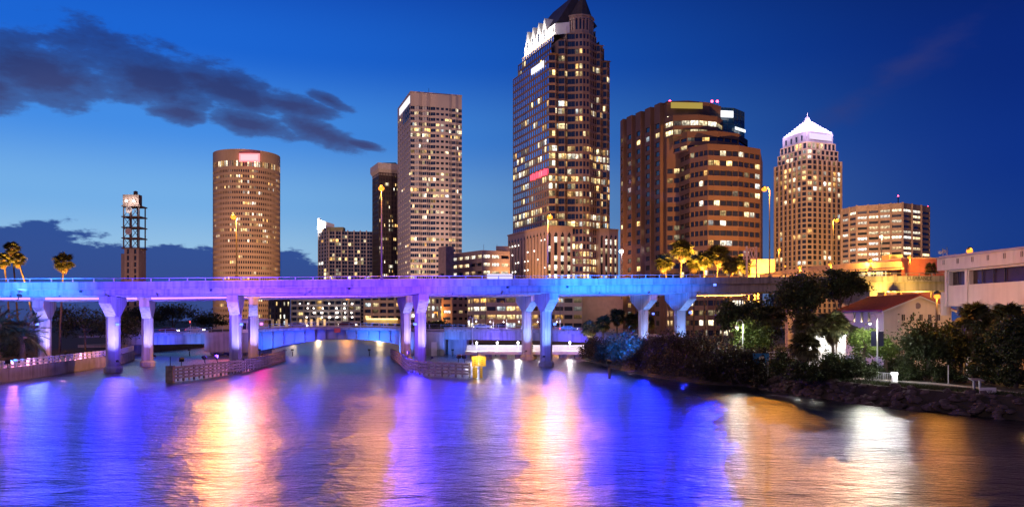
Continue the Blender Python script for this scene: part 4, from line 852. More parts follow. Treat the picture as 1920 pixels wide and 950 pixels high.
# seawall with white balustrade
t = thing('seawall', 'concrete seawall with white balustrade along the left bank', 'wall', (-72, 113, 0)); sw = [(-66.5, 60), (-69.5, 85), (-71.6, 113), (-74.6, 135), (-78.6, 161), (-81.5, 170)]
sw = [(-69.6, 60), (-71, 90), (-71.6, 113), (-74.6, 135), (-78.6, 161), (-84, 177)]
for a, b in zip(sw[:-1], sw[1:]): MB().bar((*a, .2), (*b, .2), .9, 3.5).build('wall', CONC_D, t)
cum = [0]
for a, b in zip(sw[:-1], sw[1:]): cum.append(cum[-1] + math.dist(a, b))
at = lambda s_: (np.interp(s_, cum, [p_[0] for p_ in sw]), np.interp(s_, cum, [p_[1] for p_ in sw])); n = int(cum[-1] / 2.0)
for k in range(n + 1): q = at(cum[-1] * k / n); MB().box(q[0] - .2, q[0] + .2, q[1] - .2, q[1] + .2, 1.95, 3.02).build('baluster', WHITEP, t)
for k in range(n):
    a, b = at(cum[-1] * k / n), at(cum[-1] * (k + 1) / n)
    for z in (2.35, 2.85): MB().bar((*a, z), (*b, z), .22, .2).build('rail', WHITEP, t)
for k, (x, y) in enumerate(((-72.3, 96), (-73.2, 118), (-76.2, 138))):
    MB().ball((x - .6, y, 2.5), .16, 8, 5).build('path_lamp', emis('pink_lamp', (1, .45, .8), 20), t); light('path_light', 'POINT', (x - .6, y, 2.7), (1, .32, .62), 1700, t, .25)
# floating dock
t = thing('floating_dock', 'long white boat dock with bright lamps and railing behind the right piers', 'dock', (4, 182, 0)); DK = mat('dock_white', (.72, .72, .74), .6, var=.08)
MB().box(-10.6, 19, 180.5, 185, 1.25, 1.6).build('deck', DK, t); MB().box(-10.6, 19, 180.3, 180.48, .95, 1.62).build('fascia', DK, t); MB().box(-10.6, 24, 188, 188.3, 1.0, 2.9).build('back_wall', DK, t)
for k in range(9): x = -9.5 + k * 3.4; MB().box(x, x + 1.5, 180.9, 184.5, -1, 1.2).build('float', CONC_D, t)
for k in range(19): x = -10.3 + k * 1.6; MB().tube([(x, 180.7, 1.6), (x, 180.7, 2.65)], .045, 5).build('rail_post', WHITEP, t)
for z in (2.1, 2.65): MB().tube([(-10.4, 180.7, z), (19, 180.7, z)], .04, 5).build('rail', WHITEP, t)
WL = emis('dock_lamp', (1, .97, .95), 14)
for x in (-8.2, -3.4, 1.4, 7.2, 13.4, 18):
    MB().tube([(x, 185.5, 1.6), (x, 185.5, 3.4)], .06, 5).build('lamp_post', WHITEP, t); MB().ball((x, 185.3, 3.5), .24, 8, 5).build('lamp', WL, t); light('dock_light', 'POINT', (x, 184.9, 3.5), (1, .95, .92), 650, t, .25)
# people standing on the dock
def person(label, loc, rz, cloth, trous, seed):
    loc = Vector(loc); t = thing('person', label, 'person', loc, 'people on the dock'); r = random.Random(seed)
    bm_v = [(0, 0, .95), (0, 0, 1.2), (0, 0, 1.42), (0, 0, 1.52), (-.1, 0, .9), (-.11, .03, .48), (-.12, 0, .06), (.1, 0, .9), (.11, .03, .48), (.12, 0, .06), (-.2, 0, 1.4), (-.26, .03, 1.12), (-.24, .12, .88), (.2, 0, 1.4), (.26, .03, 1.12), (.24, .12, .88), (-.12, .12, .03), (.12, .12, .03)]
    ed = [(0, 1), (1, 2), (2, 3), (0, 4), (4, 5), (5, 6), (0, 7), (7, 8), (8, 9), (2, 10), (10, 11), (11, 12), (2, 13), (13, 14), (14, 15), (6, 16), (9, 17)]
    rad = [.15, .15, .15, .06, .09, .07, .05, .09, .07, .05, .07, .05, .04, .07, .05, .04, .04, .04]
    me = bpy.data.meshes.new('body'); me.from_pydata([(x * math.cos(rz) - y * math.sin(rz), x * math.sin(rz) + y * math.cos(rz), z) for x, y, z in bm_v], ed, []); o = bpy.data.objects.new('body', me); COL.objects.link(o); o.parent = t
    m = o.modifiers.new('skin', 'SKIN'); 
    for v, q in zip(me.skin_vertices[0].data, rad): v.radius = (q, q)
    me.skin_vertices[0].data[0].use_root = True; o.modifiers.new('sub', 'SUBSURF').levels = 1; o.modifiers['sub'].render_levels = 1; me.materials.append(cloth)
    MB().ball((loc.x, loc.y, loc.z + 1.64), .105, 10, 7, 1.2).build('head', mat('skin', (.42, .26, .18)), t, True); MB().ball((loc.x, loc.y + .02, loc.z + 1.69), .11, 10, 6, .9).build('hair', mat('hair', (.03, .02, .015)), t, True)
for k, x in enumerate((2.6, 3.3, 4.6)): person(('person in dark clothes at the dock railing, leftmost of three', 'person in dark clothes at the dock railing, middle of three', 'person in dark clothes at the dock railing, rightmost of three')[k], (x, 182.2, 1.6), k * 1.9, mat('dark_cloth', (.05, .05, .08)), None, k)
#=====LAMPS=====
SOD = (1, .36, .03); SODE = emis('sodium_lens', (1, .28, .03), 2.6); POLE = mat('lamp_pole', (.10, .09, .09), .5, .3)
def lamp(label, px, hy, by, Y, polepx, energy, col=SOD, lens=None, r=.42, lpx=None):
    hd = P(px, hy, Y); base = P(polepx, by, Y); t = thing('street_lamp', label, 'street lamp', base); top = Vector((base.x, Y, hd.z - .4)); s_ = 1 if hd.x > base.x else -1; k = min(1.0, abs(hd.x - base.x))
    MB().lathe([(.28, 0), (.28, .5), (.16, .6)], base, 8).build('base', POLE, t); MB().tube([base, base.lerp(top, .5), top], [.15, .12, .09], 8).build('pole', POLE, t)
    MB().tube([top, top + Vector((s_ * k * .3, 0, .55)), Vector((hd.x, Y, hd.z + .35))], .07, 6).build('arm', POLE, t); MB().lathe([(.1, .45), (.34, .3), (.42, 0)], hd, 10).build('head', DARKM, t)
    MB().ball(hd - Vector((0, 0, .22)), r * 1.15, 12, 8, .8).build('lens', lens or SODE, t, True)
    light('lamp_light', 'POINT', hd - Vector((0, r * 1.15 + .12, .35)), col, energy, t, .14); return t
lamp('tall sodium street lamp on the bridge in front of the round tower', 438, 405, 521, 146, 443.5, 42000, r=.46)
lamp('tall sodium street lamp on the bridge in front of the dark tower', 715, 351, 524, 137.5, 715.5, 20000, r=.46)
lamp('tall sodium street lamp on the bridge in front of the tallest tower', 1031, 405, 520, 150, 1027, 36000, r=.46)
lamp('tall sodium street lamp between the brown tower and the pyramid tower', 1433, 353, 520, 155.5, 1443, 17000, r=.46)
lamp('sodium street lamp in front of the right edge of the pyramid tower', 1569, 412, 505, 190, 1562, 22000, r=.46)
lamp('short street lamp at the left foot of the pyramid tower', 1461, 467, 500, 210, 1460, 8000)
lamp('pale street lamp in front of the low office block', 1652, 442, 492, 230, 1653, 6000, (1, .7, .35), emis('pale_lens', (1, .8, .5), 14), .4)
lamp('street lamp glowing on the bridge ramp below the pyramid tower', 1499, 500, 512, 178, 1500, 4000, r=.35)
lamp('street lamp glowing on the ramp left of the short lamp pole', 1556, 494, 508, 178, 1558, 4000, r=.35)
lamp('street lamp glowing above the purple ramp wall', 1632, 487, 500, 186, 1633, 6000, r=.4)
lamp('street lamp glowing at the left corner of the maroon wall', 1705, 481, 495, 186, 1706, 6000, r=.35)
lamp('sodium lamp behind the white building roof', 1818, 468, 560, 125, 1819, 8000, r=.4)
lamp('sodium lamp at the left corner of the white building', 1757, 552, 640, 90, 1756, 1100, r=.3)
lamp('white street lamp beside the brown tower base', 1165, 470, 560, 300, 1166, 8000, (1, .85, .8), MATS['white_lamp'], .7)
for k, (px, hy, Y, e, nm) in enumerate(((1262, 545, 220, 4000, 'added street lamp among the tall palms behind the bridge, left'), (1352, 545, 220, 4000, 'added street lamp among the tall palms behind the bridge, right'), (905, 560, 292, 3000, 'added sodium street lamp before the curved office, left'), (1045, 560, 288, 3000, 'added sodium street lamp before the curved office, right'), (815, 585, 372, 4000, 'added sodium street lamp before the pale yellow building'), (650, 560, 395, 3500, 'added street lamp before the hotel front'))):
    lamp(nm, px, hy, HY + (CH - G0) * F / Y, Y, px + 5, e, r=.35)  # lamps added to warm the palms and the lower facades
lamp('added sodium street lamp past the left edge beside the orange palms', -22, 500, 640, 158, -26, 8000)  # unseen lamp, added to warm the palms at the left
# gooseneck lamps
GN = mat('gooseneck_paint', (.6, .62, .66), .5)
def goose(label, px, ty, by, Y, side, energy, dbl=False, col=(.95, .95, 1)):
    b = P(px, by, Y); z = ZH(ty, Y); t = thing('gooseneck_lamp', label, 'lamp post', b, 'gooseneck lamp posts'); MB().tube([b, (b.x, Y, z - .6)], [.09, .06], 7).build('post', GN, t); MB().lathe([(.2, 0), (.2, .5), (.1, .7)], b, 8).build('base', GN, t)
    for s_ in ((-1, 1) if dbl else (side,)):
        w = .42; MB().tube([(b.x, Y, z - .6)] + [(b.x + s_ * w * (1 - math.cos(a)), Y, z - .6 + .6 * math.sin(a)) for a in [math.pi * k / 7 for k in range(1, 8)]], .045, 6).build('hook', GN, t)
        h = Vector((b.x + s_ * 2 * w, Y, z - .75)); MB().lathe([(.05, .15), (.12, 0), (.28, -.22)], h, 10).build('shade', GN, t); MB().ball(h - Vector((0, 0, .26)), .13, 8, 6).build('bulb', emis('cool_bulb', (.95, .95, 1), 16), t); light('bulb_light', 'POINT', h - Vector((0, 0, .34)), col, energy, t, .15)
    return t
goose('double gooseneck lamp post at the left end of the dock', 886, 594, 648, 183, 1, 500, True)
for px, nm in ((925, 'leftmost'), (950, 'second'), (979, 'third'), (1014, 'fourth'), (1050, 'rightmost')): goose('gooseneck lamp on the low bridge before the curved office, %s of five' % nm, px, 596, 619, 214.5, -1, 900)
goose('single gooseneck lamp beside the bright green bush', 1393, 599, 660, 106, -1, 1400, col=(1, .97, .85))
gl = goose('gooseneck lamp with hanging banners before the house', 1645, 590, 712, 92, -1, 3400, col=(1, .98, .85))
for s_ in (-1, 1): q = P(1645, 633, 92); MB().box(q.x + s_ * .42 - .3, q.x + s_ * .42 + .3, 91.98, 92.02, q.z - .95, q.z + .75).build('banner', mat('navy_banner', (.02, .03, .09)), gl)
#=====RIGHT SIDE=====
def white_building():
    t = thing('white_building', 'white modern building raised on columns and arches at the right edge', 'building', (*XY(1800, 98), G0)); WB = mat('white_precast', (.72, .64, .62), .7, var=.05, streak=.12); A, B = np.array(XY(1772, 101)), np.array(XY(1960, 85)); d = (B - A) / np.hypot(*(B - A)); n = np.array([d[1], -d[0]])
    q = lambda s_, o=0: tuple(A + d * s_ + n * o); L_ = np.hypot(*(B - A)); z0, z1 = 10.45, 14.95
    wm = MB(); wins = []
    def hole(s0, s1): facade(wm, wins, q(s0), q(s1), 13.0, 14.72, 1, 1, .999, .98, .01, .55)
    for s0, s1, a, b in ((0, L_, z0, 13.0), (0, L_, 14.72, z1), (0, .75, 13.0, 14.72), (3.6, 4.4, 13.0, 14.72)): wm.quad((*q(s0), a), (*q(s1), a), (*q(s1), b), (*q(s0), b))
    hole(.75, 3.6); hole(4.4, L_)
    C_ = q(-1.5, -14); wm.quad((*C_, z0), (*q(0), z0), (*q(0), z1), (*C_, z1)); wm.quad((*q(0), z0), (*C_, z0), (*q(L_, -14), z0), (*q(L_), z0)); wm.build('wall', WB, t); windows(t, wins, lambda w: False, 9, mat('brown_glass', (.05, .03, .03), .12, spec=.8))
    for s_ in (1.9, 6.2, 8.0, 9.8): MB().obox((*q(s_, -.4), 13.86), (*(d * .04), 0), (*(n * .06), 0), (0, 0, .84)).build('mullion', DARKM, t)
    for s_ in (.35, 4.0): MB().obox((*q(s_, .06), (z0 + z1) / 2), (*(d * .22), 0), (*(n * .08), 0), (0, 0, (z1 - z0) / 2 - .02)).build('pilaster', WB, t)
    # projecting roof band of panels
    k = 0; s_ = -.9
    while s_ < L_ + 1:
        s1 = s_ + 1.3; c = q((s_ + s1) / 2, .35); MB().obox((*c, 15.72), (*(d * .635), 0), (*(n * .12), 0), (0, 0, .76)).build('roof_panel', WB, t)
        if k % 2 == 0:
            for e in (-.12, .12): MB().obox((*q(s1 + e, .485), 15.95), (*(d * .035), 0), (*(n * .02), 0), (0, 0, .3)).build('slot', DARKM, t)
        s_ = s1; k += 1
    MB().obox((*q(L_ / 2 - .2, -6.6), 15.9), (*(d * (L_ / 2 + .7)), 0), (*(n * 6.8), 0), (0, 0, .9)).build('roof', WB, t); MB().obox((*q(L_ / 2 - .2, .3), 16.55), (*(d * (L_ / 2 + .75)), 0), (*(n * .35), 0), (0, 0, .06)).build('coping', mat('coping', (.5, .45, .55)), t)
    for s_ in (1.6, 6.5): MB().lathe([(.55, 0), (.55, 6), (1.1, 8.5)], (*q(s_, -2.4), G0), 10).build('column', WB, t)
    ar = MB()
    for k in range(10):
        a0, a1 = math.pi * k / 10, math.pi * (k + 1) / 10; cx, r_ = 9.0, 5.2
        for s0, z_a, s1, z_b in ((cx - r_ * math.cos(a0), 5 + r_ * math.sin(a0), cx - r_ * math.cos(a1), 5 + r_ * math.sin(a1)),):
            ar.quad((*q(s0, -1.6), z_a), (*q(s1, -1.6), z_b), (*q(s1, -1.6), 10.44), (*q(s0, -1.6), 10.44)); ar.quad((*q(s0, -1.6), z_a), (*q(s0, -4), z_a), (*q(s1, -4), z_b), (*q(s1, -1.6), z_b))
    ar.build('arch', WB, t); MB().obox((*q(3.4, -4.5), 6), (*(d * .7), 0), (*(n * .5), 0), (0, 0, 4.4)).build('column', WB, t); MB().obox((*q(6, -13), 6), (*(d * 9), 0), (*(n * .3), 0), (0, 0, 4.1)).build('back_wall', TAN, t)
    light('porch_light', 'POINT', (*q(5, -6), 7.5), (1, .5, .14), 2600, t, .3); MB().ball((*q(5, -6), 7.9), .25, 8, 5).build('porch_lamp', SODE, t)
    e = P(1758, 566, 103); MB().lathe([(.6, 0), (.6, 3)], (e.x + .8, 102.6, 9.3), 10).build('end_drum', WB, t)
    for px, py in ((1768, 470), (1776, 468)):
        b = P(px, 484, 103); MB().tube([b, (b.x, b.y, ZH(py - 4, 103))], .05, 5).build('mast', STEEL, t); MB().ball(P(px - 5, py + 3, 103), .22, 8, 5).build('weather_sensor', WHITEP, t); MB().bar(P(px - 6, py + 3, 103), P(px + 3, py + 3, 103), .05).build('sensor_arm', STEEL, t)
white_building()
def house():
    t = thing('house', 'cream two storey gabled house with a dark red tiled roof', 'house', (*XY(1700, 110), G0)); HW = mat('cream_stucco', (.78, .72, .67), .85, var=.06, streak=.08); A, B = np.array(XY(1657, 108.5)), np.array(XY(1784, 112)); d = (B - A) / np.hypot(*(B - A)); n = np.array([d[1], -d[0]]); Wd = np.hypot(*(B - A)); bk = np.array(XY(1572, 122)) - A; bl = np.hypot(*bk)
    ze, zp = ZH(581, 109), ZH(555, 110); q = lambda s_, o=0.0: A + d * s_ + bk / bl * o; wm = MB()
    wm.quad((*q(0), G0), (*q(Wd), G0), (*q(Wd), ze), (*q(0), ze)); wm.tri((*q(0), ze), (*q(Wd), ze), (*q(Wd / 2), zp)); wm.quad((*q(0, bl), G0), (*q(0), G0), (*q(0), ze), (*q(0, bl), ze)); wm.quad((*q(Wd), G0), (*q(Wd, bl), G0), (*q(Wd, bl), ze), (*q(Wd), ze)); wm.build('wall', HW, t)
    zb = ZH(602, 110); c = q(Wd / 2); MB().obox((*(c + n * .05), zb), (*(d * (Wd / 2 + .02)), 0), (*(n * .06), 0), (0, 0, .07)).build('string_course', HW, t)
    for s_ in (.28, .41, .54, .67, .80):
        c = q(Wd * s_) + n * .02; w = MB().obox((*c, ZH(595.5, 110)), (*(d * .26), 0), (*(n * .03), 0), (0, 0, .46)).build('window', GLASS, t); MB().obox((*(c + n * .06), ZH(602.2, 110) + .06), (*(d * .34), 0), (*(n * .05), 0), (0, 0, .05)).build('sill', HW, w); MB().obox((*(c + n * .035), ZH(595.5, 110)), (*(d * .02), 0), (*(n * .01), 0), (0, 0, .45)).build('glazing_bar', HW, w)
    mb = MB().lathe([(.42, 0), (.42, .06)], (0, 0, 0), 18); c = q(Wd * .49) + n * .03; mb.v = [(c[0] + x, c[1] - z, ZH(573, 110) + y) for x, y, z in mb.v]; mb.build('round_vent', mat('vent_mauve', (.22, .18, .22)), t)
    for o in (.3, .45, .62): c = q(0, bl * o) - d * .02; e = bk / bl; MB().obox((*c, ZH(594, 112)), (*(e * .25), 0), (*(d * .03), 0), (0, 0, .7)).build('window', GLASS, t)
    RT = mat('red_tile', (.34, .06, .035), .7, var=.25, scale=2.5); rf = thing_roof = MB(); ov = .55; zz = .18; s_ = (zp - ze) / (Wd / 2); e0, e1 = -ov, bl + ov
    def pt(x, o, dz=0): z = zp - abs(x - Wd / 2) * s_; return (*q(x, o), z + dz + .02)
    for x0, x1 in ((-ov, Wd / 2), (Wd / 2, Wd + ov)):
        rf.quad(pt(x0, e0), pt(x1, e0), pt(x1, e1), pt(x0, e1)); rf.quad(pt(x0, e0, zz), pt(x1, e0, zz), pt(x1, e1, zz), pt(x0, e1, zz)); rf.quad(pt(x0, e0), pt(x1, e0), pt(x1, e0, zz), pt(x0, e0, zz))
    rf.quad(pt(-ov, e0), pt(-ov, e1), pt(-ov, e1, zz), pt(-ov, e0, zz)); roof = rf.build('roof', RT, t)
    nr = 26
    for k in range(nr):     # rows of barrel tiles on the visible slope
        o = e0 + (e1 - e0) * (k + .5) / nr; a = Vector(pt(-ov, o, zz)); b = Vector(pt(Wd / 2, o, zz)); MB().tube([a, b], .13, 6).build('tile_row', RT, roof)
    MB().tube([pt(Wd / 2, e0, zz + .05), pt(Wd / 2, e1, zz + .05)], .16, 6).build('ridge', RT, roof); MB().bar(pt(-ov, e0, -.08), pt(Wd / 2, e0, -.08), .08, .2).build('bargeboard', WHITEP, roof); MB().bar(pt(Wd / 2, e0, -.08), pt(Wd + ov, e0, -.08), .08, .2).build('bargeboard', WHITEP, roof)
house()
def pavilion():
    t = thing('pavilion', 'small open pavilion with a dark hipped roof and glaring white interior', 'pavilion', (*XY(1560, 103), G0)); x0, x1 = P(1500, 0, 103).x, P(1618, 0, 103).x; ze, zp = ZH(624, 103), ZH(597, 103); y0, y1 = 101, 107; rf = MB(); c0, c1 = (x0 + 2.4, 104), (x1 - 2.6, 104); e = [(x0, y0), (x1, y0), (x1, y1), (x0, y1)]
    rf.quad((*e[0], ze), (*e[1], ze), (*c1, zp), (*c0, zp)); rf.tri((*e[1], ze), (*e[2], ze), (*c1, zp)); rf.quad((*e[2], ze), (*e[3], ze), (*c0, zp), (*c1, zp)); rf.tri((*e[3], ze), (*e[0], ze), (*c0, zp)); rf.quad((*e[0], ze), (*e[1], ze), (*e[2], ze), (*e[3], ze)); rf.build('roof', mat('dark_shingle', (.05, .035, .03)), t)
    MB().box(x0 + .8, x1 - .8, 106.4, 106.6, G0, ze).build('back_wall', WHITEP, t)
    for x in (x0 + .5, (x0 + x1) / 2, x1 - .5): MB().box(x - .1, x + .1, 101.4, 101.6, G0, ze).build('post', WHITEP, t)
    for k in range(3): x = x0 + 1.5 + k * 2.6; MB().ball((x, 105.2, ze - .35), .14, 8, 5).build('lamp', WL, t); light('pavilion_light', 'POINT', (x, 105, ze - .5), (1, .97, .9), 500, t, .2)
pavilion()
# ramps behind
t = thing('expressway_ramp', 'curving purple ramp wall rising behind the trees at right', 'ramp', (*XY(1500, 185), G0)); RP = mat('ramp_concrete', (.42, .34, .40), .8, streak=.2); pts = [(1425, 514, 182), (1470, 507, 183), (1530, 499, 184), (1600, 493.5, 186), (1690, 490, 188)]
for a, b in zip(pts[:-1], pts[1:]): p0, p1 = P(*a), P(*b); MB().bar(p0 - Vector((0, 0, .65)), p1 - Vector((0, 0, .65)), .5, 1.35).build('parapet', RP, t); MB().bar(p0 - Vector((0, -4, 1.6)), p1 - Vector((0, -4, 1.6)), 8, .5).build('deck', RP, t)
for px in (1480, 1600, 1672): p0 = P(px, 505, 190); MB().box(p0.x - .7, p0.x + .7, 189, 191, G0, p0.z).build('column', RP, t)
t = thing('maroon_block', 'plain maroon walled block behind the overpass', 'building', (*XY(1725, 190), G0)); a, b = P(1690, 485, 189), P(1772, 485, 189); MB().box(a.x, b.x, 189, 204, G0, a.z).build('wall', mat('maroon', (.32, .12, .14), .8, streak=.15), t); MB().box(a.x - .1, b.x + .1, 188.8, 204, a.z, a.z + .3).build('coping', RP, t); 
t = thing('yellow_wall', 'yellow lit concrete end wall left of the ramp', 'wall', (*XY(1430, 196), G0)); a, b = P(1408, 486, 196), P(1453, 507, 196); MB().box(a.x, b.x, 196, 197, 16, a.z).box(a.x + 1, a.x + 2, 196.1, 196.9, G0, 16).build('wall', mat('yellow_render', (.62, .46, .22), .8), t); light('wall_light', 'POINT', (b.x + 1, 191, a.z - 2), (1, .62, .15), 7000, t, .3); MB().ball((b.x + 1, 191.6, a.z - 2), .25, 6, 5).build('lamp', SODE, t); MB().tube([(b.x + 1, 191.6, a.z - 2), (b.x + 1, 196, a.z - 2)], .06, 5).build('bracket', DARKM, t)
t = thing('stair_hut', 'small yellow lit rooftop hut behind the ramp', 'hut', (*XY(1678, 200), G0)); a, b = P(1667, 477, 200), P(1692, 492, 200); MB().box(a.x, b.x, 200, 204, G0, a.z).build('wall', MATS['yellow_render'], t); light('hut_light', 'POINT', (a.x + 1, 195.5, a.z - 1), (1, .7, .15), 5000, t, .2); MB().ball((a.x + 1, 196.2, a.z - 1), .25, 6, 5).build('lamp', SODE, t); MB().tube([(a.x + 1, 196.2, a.z - 1), (a.x + 1, 200, a.z - 1)], .06, 5).build('bracket', DARKM, t)
t = thing('parking_deck', 'bright open parking deck under the ramp', 'building', (*XY(1650, 198), G0)); a, b = P(1606, 503, 196), P(1690, 512, 196); MB().box(a.x, b.x, 196, 196.3, b.z - 1.2, a.z).build('lit_bay', LIT_WO, t); MB().box(a.x, b.x, 195.6, 205, G0, b.z - 1.2).build('wall', RP, t)
for k in range(6): x = a.x + (b.x - a.x) * k / 5; MB().box(x - .2, x + .2, 195.5, 195.95, b.z - 1.3, a.z + .2).build('column', RP, t)
# sign gantry
t = thing('sign_gantry', 'purple lit steel lattice sign panel above the tall palms', 'sign', P(1405, 520, 175)); SG = mat('gantry_paint', (.5, .42, .55), .5)
a, b, c, d_ = P(1394, 470, 175), P(1419, 462, 175), P(1419, 484, 175), P(1394, 486, 175); nodes = [a.lerp(b, k / 4) for k in range(5)]; nod2 = [d_.lerp(c, k / 4) for k in range(5)]
for k in range(4): MB().bar(nodes[k], nodes[k + 1], .16).build('chord', SG, t); MB().bar(nod2[k], nod2[k + 1], .16).build('chord', SG, t); MB().bar(nodes[k], nod2[k + 1], .12).build('brace', SG, t); MB().bar(nodes[k + 1], nod2[k], .1).build('brace', SG, t)
for k in (0, 4): MB().bar(nodes[k], nod2[k], .16).build('chord', SG, t)
MB().bar((nodes[1].x, 175, G0), nodes[1] + Vector((0, 0, .8)), .35).build('post', SG, t); MB().bar((c.x, 175.3, G0), (c.x, 175.3, b.z), .3).build('post', SG, t)
# blurred white highway board behind the parapet
t = thing('road_sign', 'glowing pale board just above the bridge parapet, left of the tallest tower', 'sign', P(937, 524, 160)); a, b = P(913, 513, 160), P(961, 522.5, 160); MB().box(a.x, b.x, 160, 160.2, b.z, a.z).build('board', emis('board_glow', (.82, .74, 1), 1.0), t)
for x in (a.x + .5, b.x - .5): MB().box(x - .1, x + .1, 160.2, 160.4, b.z - 2.5, b.z + .3).build('post', STEEL, t)

#=====PIER FLOODLIGHTS facing the river, several added to blue the water=====
def pier_light(label, loc, face, col, energy, spot=84):
    loc = Vector(loc); t = thing('pier_floodlight', label, 'floodlight', loc, 'blue floodlights fixed to the piers'); d = Vector(face).normalized(); s_ = d.cross(Vector((0, 0, 1))).normalized(); w = s_.cross(d)
    MB().obox(loc - d * .2, d * .18, s_ * .3, w * .24).build('housing', DARKM, t); MB().obox(loc, d * .015, s_ * .27, w * .21).build('lens', emis('pier_lens_%.2f' % col[1], (.08 + col[0], .14 + col[1], 1), 4), t); MB().bar(loc - d * .4, loc - d * 1.1, .1).build('bracket', DARKM, t)
    light('pier_flood', 'SPOT', loc + d * .05, col, energy * .32, t, .06, loc + d * 10, spot, blend=.5)
def on_pier(pts, k, z, side=0, out=2.0):
    q = pts[k]; return Vector((q[1], q[2], 0)) + NP * (5.75 - out) + NU * side + Vector((0, 0, z))
cam_dir = lambda l: (Vector((0, 20, 0)) - Vector(l)).normalized() + Vector((0, 0, -.12))
for nm, pts, k, side, col, e in (('leftmost near pier, added to colour the water', near_pts, 1, 1.1, (.02, .01, 1), 48000), ('second near pier, added to colour the water', near_pts, 2, 1.1, (.06, .01, 1), 6000), ('third near pier, added to colour the water', near_pts, 3, -1.1, (.02, .01, 1), 46000), ('fourth near pier, added to colour the water', near_pts, 4, 1.1, (.01, .02, 1), 9000), ('rightmost near pier above the mangroves', near_pts, 5, 1.2, (.01, .02, 1), 70000), ('far pier behind the left seawall', far_pts, 1, -1.2, (.03, .04, 1), 40000), ('far pier beside the tall palm trunks', far_pts, 6, 1.2, (.01, .01, 1), 40000), ('far pier behind the left fender, added to colour the water', far_pts, 3, 1.2, (.7, .0, .25), 3000), ('far pier behind the right fender, added to colour the water', far_pts, 4, 1.2, (.02, .01, 1), 40000)):  # near-pier lamps left of the mangroves, and fender ones, are added
    l = on_pier(pts, k, 10.2 if 'mangroves' in nm or 'palm' in nm else 8.0, side); pier_light('blue floodlight fixed to the ' + nm, l, cam_dir(l), col, e)
l = nf_(1338, .4) - NP * .5; pier_light('round blue lamp on the girder face right of the last lit span', l, cam_dir(l), (.01, .02, 1), 70000)
l = nf_(40, -.8) - NP * .6; pier_light('blue lamp under the girder at the left edge', l, (0, .6, 1), (.15, .35, 1), 1500)
#=====VEGETATION=====
def leafmat(name, c0, c1):
    m = bpy.data.materials.new(name); m.use_nodes = True; nt = m.node_tree; L = nt.links.new; b = nt.nodes['Principled BSDF']; b.inputs['Roughness'].default_value = .55
    g = nd(nt, 'ShaderNodeNewGeometry'); n = nd(nt, 'ShaderNodeTexNoise'); n.inputs['Scale'].default_value = .8; n.inputs['Detail'].default_value = 3; L(g.outputs['Position'], n.inputs['Vector'])
    ad = nd(nt, 'ShaderNodeMath', operation='ADD'); L(n.outputs[0], ad.inputs[0]); sc_ = nd(nt, 'ShaderNodeMath', operation='MULTIPLY_ADD'); L(g.outputs['Random Per Island'], sc_.inputs[0]); sc_.inputs[1].default_value = .6; sc_.inputs[2].default_value = -.3; L(sc_.outputs[0], ad.inputs[1])
    cr = nd(nt, 'ShaderNodeValToRGB'); e = cr.color_ramp.elements; e[0].position = .25; e[1].position = .75; e[0].color = (*c0, 1); e[1].color = (*c1, 1); L(ad.outputs[0], cr.inputs[0]); L(cr.outputs[0], b.inputs['Base Color'])
    tr = nd(nt, 'ShaderNodeBsdfTranslucent'); L(cr.outputs[0], tr.inputs[0]); mx = nd(nt, 'ShaderNodeMixShader'); mx.inputs[0].default_value = .3; L(b.outputs[0], mx.inputs[1]); L(tr.outputs[0], mx.inputs[2]); L(mx.outputs[0], nt.nodes['Material Output'].inputs[0])
    MATS[name] = m; return m
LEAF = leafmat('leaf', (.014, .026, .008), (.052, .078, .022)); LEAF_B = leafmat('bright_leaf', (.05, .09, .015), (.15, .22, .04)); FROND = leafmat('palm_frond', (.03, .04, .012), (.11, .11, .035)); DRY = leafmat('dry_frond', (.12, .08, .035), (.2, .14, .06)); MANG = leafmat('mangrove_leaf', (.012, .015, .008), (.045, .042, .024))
BARK = mat('bark', (.11, .085, .065), .9, var=.3, scale=3, bump=.6)
def leaf_mesh(name, m, c, n, size, rng, aspect=.55):
    """n leaf quads at points c (n,3), random directions"""
    d = rng.normal(size=(n, 3)); d /= np.linalg.norm(d, axis=1)[:, None]; e = rng.normal(size=(n, 3)); e -= d * (d * e).sum(1)[:, None]; e /= np.linalg.norm(e, axis=1)[:, None]
    sz = size * rng.uniform(.6, 1.4, n)[:, None]; v = np.stack([c - d * sz, c + e * sz * aspect, c + d * sz, c - e * sz * aspect], 1).reshape(-1, 3).astype(np.float32)
    me = bpy.data.meshes.new(name); me.vertices.add(4 * n); me.vertices.foreach_set('co', v.ravel()); me.loops.add(4 * n); me.loops.foreach_set('vertex_index', np.arange(4 * n, dtype=np.int32)); me.polygons.add(n); me.polygons.foreach_set('loop_start', np.arange(0, 4 * n, 4, dtype=np.int32)); me.update(calc_edges=True); me.materials.append(m); return me
def crown_pts(rng, rx, ry, rz, clumps, per, spread=.3):
    out = []
    for k in range(clumps):
        d = rng.normal(size=3); d /= np.linalg.norm(d); d[2] = abs(d[2]) * 1.1 - .4 if rng.random() < .5 else d[2]; r_ = rng.uniform(.45, 1.0); c = d * r_ * np.array([rx, ry, rz]); s_ = spread * rng.uniform(.6, 1.3)
        p_ = rng.normal(size=(per, 3)) * np.array([rx, ry, rz * .8]) * s_ * .6; out.append(c + p_)
    return np.concatenate(out)
